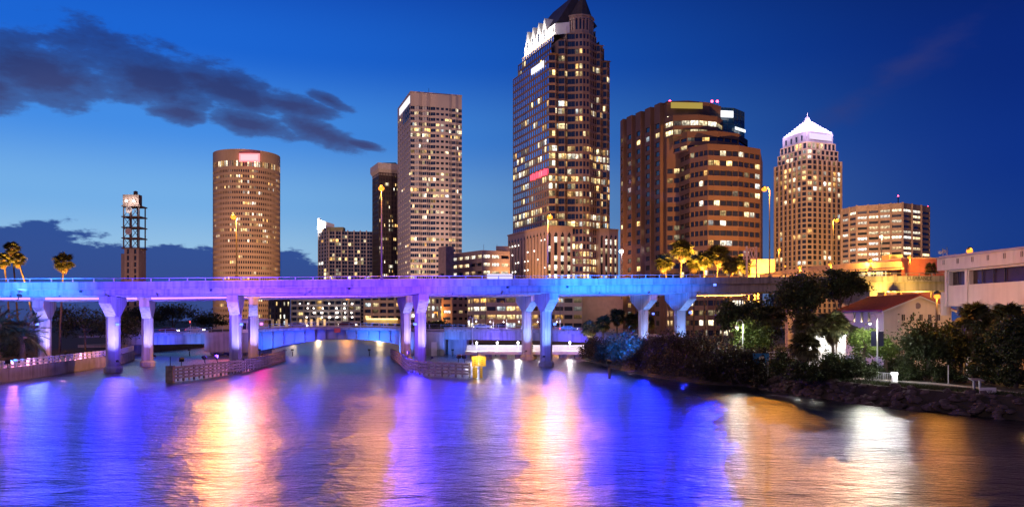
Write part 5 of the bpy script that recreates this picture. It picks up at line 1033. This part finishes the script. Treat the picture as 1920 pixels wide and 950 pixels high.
def tree(label, base, h, rx, rz, seed, m=None, clumps=34, per=110, size=.22, trunk=.25, cat='tree', name='broadleaf_tree', group=None, ry=None, crown_z=None):
    rng = np.random.default_rng(seed); base = Vector(base); t = thing(name, label, cat, base, group); cz = crown_z if crown_z else h - rz * .9; ry = ry or rx
    p_ = crown_pts(rng, rx, ry, rz, clumps, per); p_[:, 2] += cz; p_ = p_[p_[:, 2] > .1]; me = leaf_mesh('crown', m or LEAF, p_, len(p_), size, rng); o = bpy.data.objects.new('crown', me); COL.objects.link(o); o.parent = t
    b = MB(); top = base + Vector((rng.uniform(-.3, .3) * rx * .3, 0, cz)); b.tube([base - Vector((0, 0, .3)), base.lerp(top, .5) + Vector((rng.uniform(-.2, .2), 0, 0)), top], [trunk, trunk * .75, trunk * .4], 8); b.build('trunk', BARK, t)
    for k in range(6):
        a = k * 1.05 + rng.uniform(-.3, .3); st = base.lerp(top, rng.uniform(.4, .9)); en = base + Vector((math.cos(a) * rx * .65, math.sin(a) * ry * .65, cz + rng.uniform(-.2, .5) * rz)); MB().tube([st, st.lerp(en, .5) + Vector((0, 0, .15 * rz)), en], [trunk * .45, trunk * .3, trunk * .1], 6).build('limb', BARK, t)
    return t
def frond_mesh(L_, droop, leaflet, seed, m, fan=False):
    r = random.Random(seed); b = MB()
    if fan:   # costapalmate fan on a stalk
        st = L_ * .45; z = lambda s_: .1 * s_ - droop * s_ * s_ * .35
        b.tube([(0, 0, 0), (st * .5, 0, z(.25)), (st, 0, z(.5))], [.03, .025, .015], 4)
        n = 22
        for k in range(n):
            a = -1.9 + 3.8 * k / (n - 1); l = (L_ - st) * (1 - .22 * abs(a) / 1.9) * r.uniform(.9, 1.1); dx, dy = math.cos(a), math.sin(a); o = Vector((st, 0, z(.5))); w = .055 * leaflet; mid = o + Vector((dx * l * .6, dy * l * .6, .06 - .1 * droop)); tip = o + Vector((dx * l, dy * l, -.18 - .38 * droop)); sd_ = Vector((-dy, dx, 0)) * w
            b.quad(o, mid + sd_, tip, mid - sd_)
    else:     # feather
        n = 17; z = lambda s_: .45 * s_ * L_ * .5 - droop * s_ * s_ * L_ * .6; pt_ = [Vector((L_ * s_ * (1 - .12 * s_), 0, z(s_))) for s_ in [k / n for k in range(n + 1)]]; b.tube([pt_[0], pt_[5], pt_[10], pt_[n]], [.035, .03, .02, .008], 4)
        for k in range(2, n + 1):
            for sg in (-1, 1):
                l = leaflet * math.sin(math.pi * (.12 + .8 * k / n)) * r.uniform(.85, 1.1); o = pt_[k]; tip = o + Vector((l * .55, sg * l * .75, -l * r.uniform(.2, .5))); w = Vector((.05, 0, .02)); mid = o.lerp(tip, .45); b.quad(o, mid + w, tip, mid - w)
    me = bpy.data.meshes.new('frond'); me.from_pydata(b.v, [], b.f); me.materials.append(m); return me
FAN = [frond_mesh(1.9, .3 + .25 * k, 1.5, k, FROND, True) for k in range(3)]; FEA = [frond_mesh(2.6, .5 + .25 * k, .62, k, FROND) for k in range(3)]; FDRY = [frond_mesh(1.5, 1.2, 1.3, 9, DRY, True)]
def palm(label, base, h, seed, kind='fan', sc=1.0, nfr=34, lean=0.0, tr=.19, skirt=6, group=None):
    r = random.Random(seed); base = Vector(base); t = thing('palm_tree', label, 'palm tree', base, group); top = base + Vector((lean, r.uniform(-.3, .3), h)); me = FAN if kind == 'fan' else FEA
    MB().tube([base - Vector((0, 0, .3)), base + Vector((lean * .2, 0, h * .33)), base + Vector((lean * .55, 0, h * .7)), top], [tr * 1.3, tr, tr * .9, tr * .8], 8).build('trunk', BARK, t)
    MB().ball(top + Vector((0, 0, -.1)), tr * 2.0, 8, 6, 1.3).build('crown_shaft', mat('boot', (.14, .10, .06), .9), t)
    for k in range(nfr + skirt):
        dry = k >= nfr; el = (-1.25 + r.uniform(-.15, .25)) if dry else (-.75 + 2.1 * ((k + .5) / nfr)) + r.uniform(-.15, .15); o = bpy.data.objects.new('frond', FDRY[0] if dry else me[k % 3]); COL.objects.link(o); o.parent = t; o.location = top - base - Vector((0, 0, .35 if dry else 0)); s_ = sc * r.uniform(.85, 1.12); o.scale = (s_,) * 3
        o.rotation_euler = Matrix.Rotation(k * 2.399 + r.uniform(-.2, .2), 3, 'Z').to_4x4().to_3x3().__matmul__(Matrix.Rotation(-el, 3, 'Y')).__matmul__(Matrix.Rotation(r.uniform(-.5, .5), 3, 'X')).to_euler()
    return t
def gp(px, Y, z=G0): return ((px - CX) / F * Y, Y, z)
def palm_at(label, px, cy_, Y, seed, basepx=None, **kw):
    b = gp(basepx if basepx else px, Y); top = P(px, cy_, Y); return palm(label, b, top.z - b[2], seed, lean=top.x - b[0], **kw)
LP_ = 'tall fan palms'
palm_at('tall orange lit palm at the left edge, lowest crown of three', 8, 488, 168, 1, 20, sc=1.0, group=LP_, nfr=28)
palm_at('tall orange lit palm at the left edge, highest crown of three', 21, 466, 172, 2, 36, sc=1.0, group=LP_, nfr=28)
palm_at('tall orange lit palm at the left edge, right crown of three', 34, 487, 165, 3, 70, sc=.95, group=LP_, nfr=28)
palm_at('lone tall palm left of the concrete broadcast tower', 120, 492, 168, 4, 112, sc=1.25, group=LP_)
for k, (px, cy_, Y, bp) in enumerate(((1246, 492, 205, 1258), (1278, 470, 200, 1275), (1302, 494, 208, 1300), (1320, 487, 203, 1322), (1347, 478, 204, 1340), (1372, 497, 200, 1352), (1394, 493, 206, 1388), (1408, 502, 198, 1400))):
    palm_at('tall orange lit palm in the row before the brown tower, %s from left' % ('first second third fourth fifth sixth seventh eighth'.split()[k]), px, cy_, Y, 10 + k, bp, sc=1.75 if k in (1, 4) else 1.5, group='palm row before the brown tower', nfr=36)
for k, (px, cy_, Y) in enumerate(((1106, 617, 186), (1131, 606, 192), (1157, 594, 196), (1186, 601, 198), (1212, 606, 195))):
    palm_at('blue lit low palm behind the mangroves, %s from left' % ('first second third fourth fifth'.split()[k]), px, cy_, Y, 30 + k, sc=1.3, nfr=30, group='blue lit palms by the river')
palm_at('violet lit feathery date palm behind the left seawall', 42, 630, 143, 40, kind='feather', sc=2.0, nfr=44, tr=.42, skirt=0)
palm_at('small feathery palm at the left edge below the bridge', -4, 612, 140, 41, kind='feather', sc=1.9, nfr=34, tr=.35, skirt=0)
palm_at('dark fan palm left of the pavilion, its trunk before the white glare', 1562, 612, 96, 42, sc=1.25, nfr=40, group='dark palms by the house')
palm_at('dark fan palm with drooping skirt beside the white railing', 1512, 612, 95, 43, sc=1.15, nfr=40, group='dark palms by the house', skirt=12)
palm_at('short spiky palm in front of the pavilion', 1508, 652, 92, 44, sc=1.15, nfr=40, group='dark palms by the house')
palm_at('dark fan palm under the white building, left of two', 1826, 598, 88, 45, sc=1.2, nfr=40, group='dark palms by the white building')
palm_at('dark fan palm under the white building, right of two', 1893, 602, 84, 46, sc=1.2, nfr=40, group='dark palms by the white building')
palm_at('palm between the oak and the green bush, orange lit from behind', 1448, 596, 112, 47, sc=1.2, nfr=36)
palm_at('tiny palm on top of the overpass beside the maroon block', 1746, 505, 172, 48, sc=.9, nfr=20, skirt=0)
T = lambda label, px, topy, Y, rpx, rzpx, seed, bz=G0, **kw: tree(label, gp(px, Y, bz), max(1.0, ZH(topy, Y) - bz), rpx * Y / F, rzpx * Y / F, seed, **kw)
T('dark leafy tree behind the left floodlit pier', 95, 572, 188, 42, 30, 1, per=90)
T('dark leafy tree between the two left piers', 160, 576, 182, 48, 34, 2, per=110)
T('dark leafy tree right of the leftmost near pier', 225, 580, 190, 40, 34, 3, per=90)
T('dark tree beyond the low bridge, left of three', 265, 570, 268, 38, 24, 4, per=80, size=.35)
T('dark tree beyond the low bridge, middle of three', 325, 566, 280, 48, 26, 5, per=90, size=.35)
T('dark tree beyond the low bridge, right of three', 385, 588, 300, 44, 14, 6, per=70, size=.35)
T('low dark tree at the left edge behind the date palm', 10, 620, 150, 34, 30, 7, per=80)
T('round dark shrub before the tan building', 815, 602, 300, 30, 9, 8, per=60, size=.4, cat='shrub')
T('large oak behind the garden, its left crown shaded violet', 1494, 518, 118, 52, 42, 9, clumps=64, per=150, size=.2)
T('large oak behind the garden, its right crown lit orange', 1578, 508, 122, 42, 27, 10, clumps=56, per=140, size=.2)
T('dark tree hiding the bridge end above the green bush', 1420, 556, 114, 46, 54, 11, clumps=50, per=130)
T('slim dark tree beside the single gooseneck lamp', 1368, 566, 116, 30, 32, 12, per=90)
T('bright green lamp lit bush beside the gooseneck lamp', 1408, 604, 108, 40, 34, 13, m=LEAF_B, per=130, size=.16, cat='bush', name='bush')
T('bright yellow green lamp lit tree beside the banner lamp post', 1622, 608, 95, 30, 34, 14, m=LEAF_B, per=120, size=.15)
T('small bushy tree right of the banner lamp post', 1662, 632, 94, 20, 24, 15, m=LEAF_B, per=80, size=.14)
T('big round dark tree in front of the house gable', 1738, 602, 90, 44, 56, 16, clumps=60, per=150, size=.17)
T('dark garden tree right of the house', 1800, 606, 92, 36, 50, 17, clumps=46, per=130, size=.17)
T('dark garden tree at the right edge under the white building', 1905, 590, 80, 46, 62, 18, clumps=50, per=150, size=.17)
T('dark garden tree between the two palms under the white building', 1862, 602, 86, 40, 58, 19, clumps=46, per=140, size=.17)
mg = 'mangroves on the right bank'
for k, (px, ty, Y, rp, rz_) in enumerate(((1112, 632, 172, 24, 26), (1142, 636, 156, 28, 32), (1172, 632, 143, 32, 38), (1205, 628, 131, 38, 46), (1243, 628, 121, 42, 52), (1285, 626, 114, 46, 54), (1330, 632, 109, 46, 54), (1372, 644, 105, 42, 48), (1414, 656, 102, 38, 44))):
    T('purple tinged mangrove bush on the waterline, %s from the dock' % ('first second third fourth fifth sixth seventh eighth ninth'.split()[k]), px, ty, Y, rp, rz_, 50 + k, m=MANG, clumps=44, per=130, size=.17, cat='bush', name='mangrove_bush', group=mg, crown_z=(CH + (HY - ty) / F * Y) * .40, trunk=.1, bz=.5)
for k, (px, ty, Y, rp, rz_, l) in enumerate(((1462, 655, 97, 30, 34, 'left of the short spiky palm'), (1508, 676, 90, 36, 26, 'below the short spiky palm'), (1556, 660, 91, 38, 36, 'before the pavilion glare'), (1602, 668, 90, 34, 32, 'left of the path railing'), (1640, 680, 92, 18, 18, 'just above the path railing'))):
    T('dark shrub on the rocky bank ' + l, px, ty, Y, rp, rz_, 70 + k, clumps=40, per=120, size=.14, cat='bush', name='shrub', group='shrubs on the rocky bank', crown_z=(CH + (HY - ty) / F * Y - G0) * .4, trunk=.08)
for k, (px, ty, Y, rp) in enumerate(((1700, 690, 90, 26), (1770, 684, 88, 32), (1845, 676, 84, 40), (1905, 680, 80, 36), (1690, 664, 96, 30))):
    T('low dark hedge clump beside the path, %s of five' % ('leftmost front,second,third,rightmost,rear left'.split(',')[k]), px, ty, Y, rp, 24, 80 + k, clumps=30, per=100, size=.14, cat='bush', name='hedge_bush', group='hedge along the path', crown_z=(CH + (HY - ty) / F * Y - G0) * .45, trunk=.07)
def lilies(): pass
# grass tufts along the bank
rng = np.random.default_rng(5); n = 9000; tt = rng.uniform(0, 1, n); sx = np.interp(tt, [0, .25, .5, .75, 1], [24, 33.5, 38, 42.5, 47]); sy = np.interp(tt, [0, .25, .5, .75, 1], [118, 99, 84, 76, 67]); off = rng.uniform(.3, 3.2, n); px_ = sx + off * .8; py_ = sy + off * .45
v = np.zeros((n, 3, 3), np.float32); h = rng.uniform(.12, .4, n); a = rng.uniform(0, 6.28, n); v[:, 0] = np.stack([px_ - .03 * np.cos(a), py_ - .03 * np.sin(a), np.full(n, 1.88)], 1); v[:, 1] = np.stack([px_ + .03 * np.cos(a), py_ + .03 * np.sin(a), np.full(n, 1.88)], 1); v[:, 2] = np.stack([px_ + rng.normal(0, .1, n), py_ + rng.normal(0, .1, n), 1.9 + h], 1)
me = bpy.data.meshes.new('grass'); me.from_pydata(v.reshape(-1, 3).tolist(), [], np.arange(3 * n).reshape(-1, 3).tolist()); me.materials.append(LEAF); g_ = bpy.data.objects.new('grass', me); COL.objects.link(g_); g_['kind'] = 'stuff'; g_['label'] = 'rough grass along the top of the rocky bank'
# riprap
ROCK = mat('riprap_rock', (.085, .066, .064), .9, var=.4, scale=1.2, bump=.8); rocks = []
for k in range(5):
    r = random.Random(k); b = MB().ball((0, 0, 0), 1, 8, 5, .7); b.v = [(x * r.uniform(.75, 1.2), y * r.uniform(.75, 1.2), z * r.uniform(.7, 1.2)) for x, y, z in b.v]; me = bpy.data.meshes.new('rock'); me.from_pydata(b.v, [], b.f); me.materials.append(ROCK); rocks.append(me)
r = random.Random(8); sh = [p_ for p_ in SHORE_R if 60 < p_[1] < 105]; cum = [0]
for a, b in zip(sh[:-1], sh[1:]): cum.append(cum[-1] + math.dist(a, b))
for k in range(200):
    s_ = r.uniform(0, cum[-1]); x, y = np.interp(s_, cum, [p_[0] for p_ in sh]), np.interp(s_, cum, [p_[1] for p_ in sh]); f_ = r.uniform(-.05, 1.0); o = bpy.data.objects.new('rock', rocks[k % 5]); COL.objects.link(o); o.parent = ground; o.location = (x - 2.1 * f_ + .2, y - .5 * f_, 1.85 - 2.0 * f_ + r.uniform(-.1, .12)); s2 = r.uniform(.28, .62); o.scale = (s2 * r.uniform(.9, 1.4), s2, s2 * r.uniform(.6, .9)); o.rotation_euler = (r.uniform(-.4, .4), r.uniform(-.4, .4), r.uniform(0, 6))
#=====SMALL THINGS=====
pth = [gp(1500, 96), gp(1600, 92.5), gp(1670, 89), gp(1745, 85), gp(1850, 78), gp(1960, 70)]
b = MB()
for p0, p1 in zip(pth[:-1], pth[1:]): b.quad((p0[0], p0[1], 1.93), (p1[0], p1[1], 1.93), (p1[0] + 1.2, p1[1] + 2.4, 1.93), (p0[0] + 1.2, p0[1] + 2.4, 1.93))
struct(b.build('path', mat('path_concrete', (.42, .36, .33), .9, var=.15, scale=1.2, bump=.3)))
t = thing('path_railing', 'grey metal railing beside the riverside path', 'railing', gp(1650, 90)); a, c = Vector(gp(1624, 90.5)), Vector(gp(1671, 87.6))
for k in range(15): q = a.lerp(c, k / 14); MB().tube([q, q + Vector((0, 0, 1.0))], .02 if k % 5 else .04, 5).build('baluster', STEEL, t)
for z in (.12, 1.0): MB().tube([a + Vector((0, 0, z)), c + Vector((0, 0, z))], .03, 5).build('rail', STEEL, t)
t = thing('light_bollard', 'glaring white light bollard at the end of the path railing', 'bollard', gp(1677, 87)); q = Vector(gp(1677, 87)); MB().box(q.x - .25, q.x + .25, q.y - .2, q.y + .2, 1.9, 2.75).build('body', WHITEP, t); MB().box(q.x - .27, q.x + .27, q.y - .24, q.y + .22, 2.76, 3.05).build('lens', emis('bollard_lens', (1, .97, 1), 4), t); light('bollard_light', 'POINT', q + Vector((-.35, -.6, 1.5)), (1, .95, .95), 420, t, .15)
t = thing('white_sign', 'low white notice board on two legs by the rocks', 'sign', gp(1852, 74)); a, c = P(1837, 738, 74), P(1868, 726, 74); MB().box(a.x, c.x, 74, 74.06, a.z, c.z).build('board', WHITEP, t); text('CITY TRAIL' if False else 'CITY PARK', .17, ((a.x + c.x) / 2, 73.99, (a.z + c.z) / 2), 0, mat('ink_grey', (.15, .12, .2)), t)
for x in (a.x + .2, c.x - .2): MB().box(x - .03, x + .03, 74.06, 74.12, 1.2, a.z + .1).build('leg', WHITEP, t)
t = thing('viewing_stand', 'small flat topped stand on two posts beside the notice board', 'stand', gp(1832, 77)); a, c = P(1819, 711, 77), P(1842, 711, 77); MB().obox(((a.x + c.x) / 2, 77, a.z), ((c.x - a.x) / 2, 0, -.02), (0, .35, .08), (0, 0, .03)).build('top', STEEL, t)
for x in (a.x + .35, c.x - .25): MB().box(x - .07, x + .07, 76.9, 77.1, 1.6, a.z - .04).build('post', STEEL, t)
t = thing('marker_pole', 'slim pale pole standing by the path in front of the hedge', 'pole', gp(1778, 86)); q = Vector(gp(1778, 86)); MB().tube([q, (q.x, q.y, ZH(684, 86))], .05, 6).build('shaft', WHITEP, t); MB().lathe([(.09, 0), (.09, .06)], (q.x, q.y, 1.9), 8).build('foot', WHITEP, t)
t = thing('blue_sign', 'blue information board with a pale emblem beside the mangroves', 'sign', gp(1427, 101)); a, c = P(1412, 683, 101), P(1442, 662, 101); MB().box(a.x, c.x, 101, 101.06, a.z, c.z).build('board', mat('sign_blue', (.03, .22, .5), .5, var=.05), t); q = P(1428, 671, 101); mb = MB().lathe([(.34, 0), (.34, .02)], (0, 0, 0), 14); mb.v = [(q.x + x, 100.98 - z, q.z + y * .9) for x, y, z in mb.v]; mb.build('emblem', mat('emblem_cream', (.7, .66, .5)), t); MB().box(q.x - .2, q.x + .2, 100.96, 100.99, a.z + .2, q.z - .1).build('emblem_base', MATS['emblem_cream'], t)
for x in (a.x + .1, c.x - .1): MB().box(x - .05, x + .05, 101.06, 101.16, G0 - .3, c.z).build('post', STEEL, t)
t = thing('white_fence', 'white slatted fence and stair rail behind the blue board', 'fence', gp(1465, 104)); a, c = Vector(gp(1438, 104, 3.4)), Vector(gp(1492, 103.5, 3.4))
for k in range(4): MB().bar(a + Vector((0, 0, k * .38)), c + Vector((0, 0, k * .38)), .06, .1).build('slat', WHITEP, t)
for k in range(5): q = a.lerp(c, k / 4); MB().bar((q.x, q.y, G0), (q.x, q.y, 4.75), .1).build('post', WHITEP, t)
# cars crossing the low bridge
def car(label, px, lane, body, tail):
    Y = 203.5 if lane == 0 else 208; X = (px - CX) / F * Y; z = CH - (np.interp(px, [230, 390, 500, 620, 750, 880, 1000, 1165], [628, 622.5, 616.5, 613, 616, 617.5, 619.5, 625]) - HY) / F * 200 + .02; t = thing('car', label, 'car', (X, Y, z), 'cars on the low bridge'); pr = [(-2.2, .35), (-2.2, .85), (-1.9, .95), (-1.2, 1.42), (.5, 1.42), (1.2, .95), (2.15, .82), (2.2, .35)]; b = MB(); n = len(pr); b.v = [(X + x, Y - .85, z + h_) for x, h_ in pr] + [(X + x, Y + .85, z + h_) for x, h_ in pr]; b.f = [tuple(range(n)), tuple(reversed(range(n, 2 * n)))] + [(k, (k + 1) % n, (k + 1) % n + n, k + n) for k in range(n)]; b.c = [0] * len(b.f); b.build('body', body, t)
    for x0, x1 in ((-1.15, -.4), (-.3, .55)): MB().box(X + x0, X + x1, Y - .87, Y - .852, z + .98, z + 1.34).build('side_window', GLASS, t)
    for x in (-1.35, 1.35):
        for y in (-.8, .8): mb = MB().lathe([(.32, -.1), (.32, .1)], (0, 0, 0), 10); mb.v = [(X + x + a_, Y + y + c_, z + .32 + b_) for a_, b_, c_ in mb.v]; mb.build('wheel', mat('tyre', (.02, .02, .02)), t)
    for y in (-.6, .6):
        MB().box(X - 2.24, X - 2.2, Y + y - .2, Y + y + .2, z + .65, z + .82).build('tail_light' if tail else 'headlight', emis('tail', (1, .04, .03), 14) if tail else emis('headlamp', (1, .9, .75), 14), t); MB().box(X + 2.2, X + 2.24, Y + y - .2, Y + y + .2, z + .6, z + .76).build('headlight' if tail else 'tail_light', MATS.get('headlamp') or emis('headlamp', (1, .9, .75), 14), t)
    light('car_glow', 'POINT', (X + (-2.7 if tail else 2.7), Y, z + .7), (1, .06, .04) if tail else (1, .75, .5), 260 if tail else 500, t, .2)
for k, (px, ln, tl) in enumerate(((262, 0, True), (318, 1, True), (366, 0, True), (560, 0, False), (652, 1, False), (905, 0, False), (1066, 1, True))):
    car('car on the low bridge, %s from the left bank' % ('first second third fourth fifth sixth seventh'.split()[k]), px, ln, mat('car_paint_%d' % (k % 3), ((.3, .3, .32), (.1, .02, .02), (.5, .5, .5))[k % 3], .3, .3), tl)
# traffic signal on the low bridge
t = thing('traffic_signal', 'small red traffic signal on a post at the left end of the low bridge', 'traffic signal', P(357, 626, 199)); b = P(357, 626, 199); MB().tube([b, (b.x, b.y, ZH(608, 199))], .06, 6).build('post', STEEL, t); MB().box(b.x - .25, b.x + .25, 198.8, 199.1, ZH(609, 199), ZH(601, 199)).build('housing', DARKM, t); MB().ball((b.x, 198.75, ZH(603, 199)), .14, 8, 5).build('lamp', emis('tail', (1, .04, .03), 14), t)

# ---------- added street level floodlights that stand in for the city's glow on the towers
def added_flood(label, px, Y, aim_px, aim_y, aim_Y, energy, col=(1, .50, .20), spot=75):
    b = Vector(gp(px, Y)); a = P(aim_px, aim_y, aim_Y); hd = b + Vector((0, 0, 9)); d = (a - hd).normalized(); t = thing('added_floodlight', label, 'floodlight', b, 'added floodlights below the towers'); s_ = d.cross(Vector((0, 0, 1))).normalized(); w = s_.cross(d)
    MB().tube([b, hd - d * .5], [.16, .1], 7).build('pole', POLE, t); MB().obox(hd - d * .35, d * .3, s_ * .5, w * .35).build('housing', DARKM, t); MB().obox(hd - d * .02, d * .02, s_ * .45, w * .3).build('lens', SODE, t)
    light('facade_fill', 'SPOT', hd + d * .1, col, energy, t, .8, a, spot, blend=1)
added_flood('added pole floodlight lighting the round tower', 475, 470, 463, 420, 595, 1000000, (1, .50, .20), 80)
added_flood('added pole floodlight lighting the pale tower', 790, 470, 800, 380, 600, 800000, (1, .64, .46), 80)
added_flood('added pole floodlight lighting the front of the tallest tower', 1120, 335, 1090, 330, 432, 180000, (1, .45, .16), 80)
added_flood('added pole floodlight lighting the side of the tallest tower podium', 940, 400, 985, 430, 445, 160000, (1, .5, .22), 80)
added_flood('added pole floodlight lighting the brown tower', 1230, 240, 1260, 420, 340, 80000, (1, .5, .25), 70)
added_flood('added pole floodlight lighting the pyramid tower', 1535, 450, 1520, 400, 600, 1100000, (1, .52, .2), 80)
added_flood('added pole floodlight lighting the low office block', 1640, 420, 1660, 440, 535, 320000, (1, .55, .3), 80)
added_flood('added pole floodlight lighting the car park', 880, 330, 895, 500, 410, 90000, (1, .5, .2), 80)
added_flood('added pole floodlight lighting the broadcast tower', 255, 410, 240, 440, 450, 50000, (1, .5, .25), 80)

# ---------- uplights added at the palms' feet to turn the crowns orange
def uplight(label, px, Y, ax, ay, energy, spot=50):
    b = Vector(gp(px, Y)); a = P(ax, ay, Y + 8); hd = b + Vector((0, 0, .5)); d = (a - hd).normalized(); t = thing('added_uplight', label, 'floodlight', b, 'added uplights under the palms'); s_ = d.cross(Vector((0, 1, 0))).normalized(); w = s_.cross(d)
    MB().tube([b, hd - d * .2], .06, 6).build('stake', DARKM, t); MB().obox(hd - d * .15, d * .15, s_ * .22, w * .22).build('housing', DARKM, t); MB().obox(hd, d * .012, s_ * .2, w * .2).build('lens', SODE, t); light('uplight', 'SPOT', hd + d * .05, (1, .44, .06), energy, t, .2, a, spot, blend=.7)
uplight('added amber uplight below the left half of the palm row', 1268, 192, 1275, 480, 900000, 46)
uplight('added amber uplight below the middle of the palm row', 1328, 192, 1330, 485, 900000, 46)
uplight('added amber uplight below the right end of the palm row', 1392, 190, 1392, 495, 900000, 46)
uplight('added amber uplight below the palm cluster at the left edge', 26, 157, 22, 476, 400000, 40)
uplight('added amber uplight below the lone tall palm', 124, 160, 120, 492, 170000, 34)
# lamps hung under the overpass at the right
for k, (px, Y) in enumerate(((1660, 166), (1720, 170), (1690, 158.5))):
    q = P(px, 553, Y); MB().tube([q, (q.x, q.y, 14.6), (q.x, max(q.y, 163.5), 14.8)], .05, 5).build('lamp_stem', DARKM, near); MB().ball(q, .28, 8, 6).build('under_deck_lamp', SODE, near); light('under_deck_light', 'POINT', q - Vector((0, .5, .1)), (1, .52, .08), 10000, near, .15)

# ---------- small uplights on every pier footing
for brd, pts, ks, pf, uu in ((near, near_pts, (1, 2, 3, 4, 5), NP, NU), (farb, far_pts, (1, 2, 3, 4, 5, 6), FP, FU)):
    for k in ks:
        q = Vector((pts[k][1], pts[k][2], 0)) + pf * (5.75 - 4.2) + uu * (1.6 if pts[k][1] < 0 else -1.6) + Vector((0, 0, 2.2)); tp = Vector((pts[k][1], pts[k][2], pts[k][4] - 2.5)) + pf * 4.6; d = (tp - q).normalized(); s_ = d.cross(pf).normalized(); w = s_.cross(d)
        MB().obox(q - d * .12, d * .12, s_ * .2, w * .16).build('pier_uplight', DARKM, brd); MB().bar(q - d * .2, q + pf * 2.4 - Vector((0, 0, .6)), .08).build('uplight_arm', DARKM, brd)
        light('pier_wash', 'SPOT', q + d * .03, (.42, .36, 1) if pts[k][1] < -12 else (.22, .40, 1), 9000, brd, .12, tp, 95, blend=1)

# ---------- blue spots added along the near girder's lower edge to colour the water
for k in range(15):
    px = 20 + k * 92
    if min(abs(px - 438), abs(px - 1030), abs(px - 715)) < 62: continue
    kx = (px - CX) / F; Y = (128 + .233 * 65.3) / (1 - .233 * kx); q = Vector((kx * Y, Y, np.interp(px, *NZB) - .1)) - NP * .25; d = ((Vector((0, 20, 0)) - q).normalized() + Vector((0, 0, -.25))).normalized()
    MB().obox(q + NP * .2, NU * .1, NP * .14, (0, 0, .1)).build('added_down_light', DARKM, near); light('water_fill', 'SPOT', q + d * .05, (.022, .006, 1) if px < 800 else (.006, .012, 1), 1800 if px < 800 else 3000 if px < 1000 else 10500, near, .05, q + d * 10, 110 if px < 1000 else 80, blend=.4)

floodlight('added violet floodlight on the right fender shining across at the left fender', (-18.2, 139, 2.1), (-46, 132, 1.4), (.32, .14, 1), 26000, 70)  # this pair is added to tint the fender planks violet
floodlight('added violet floodlight on the left fender shining across at the right fender', (-45.6, 124, 2.1), (-14, 128, 1.4), (.32, .14, 1), 26000, 60)
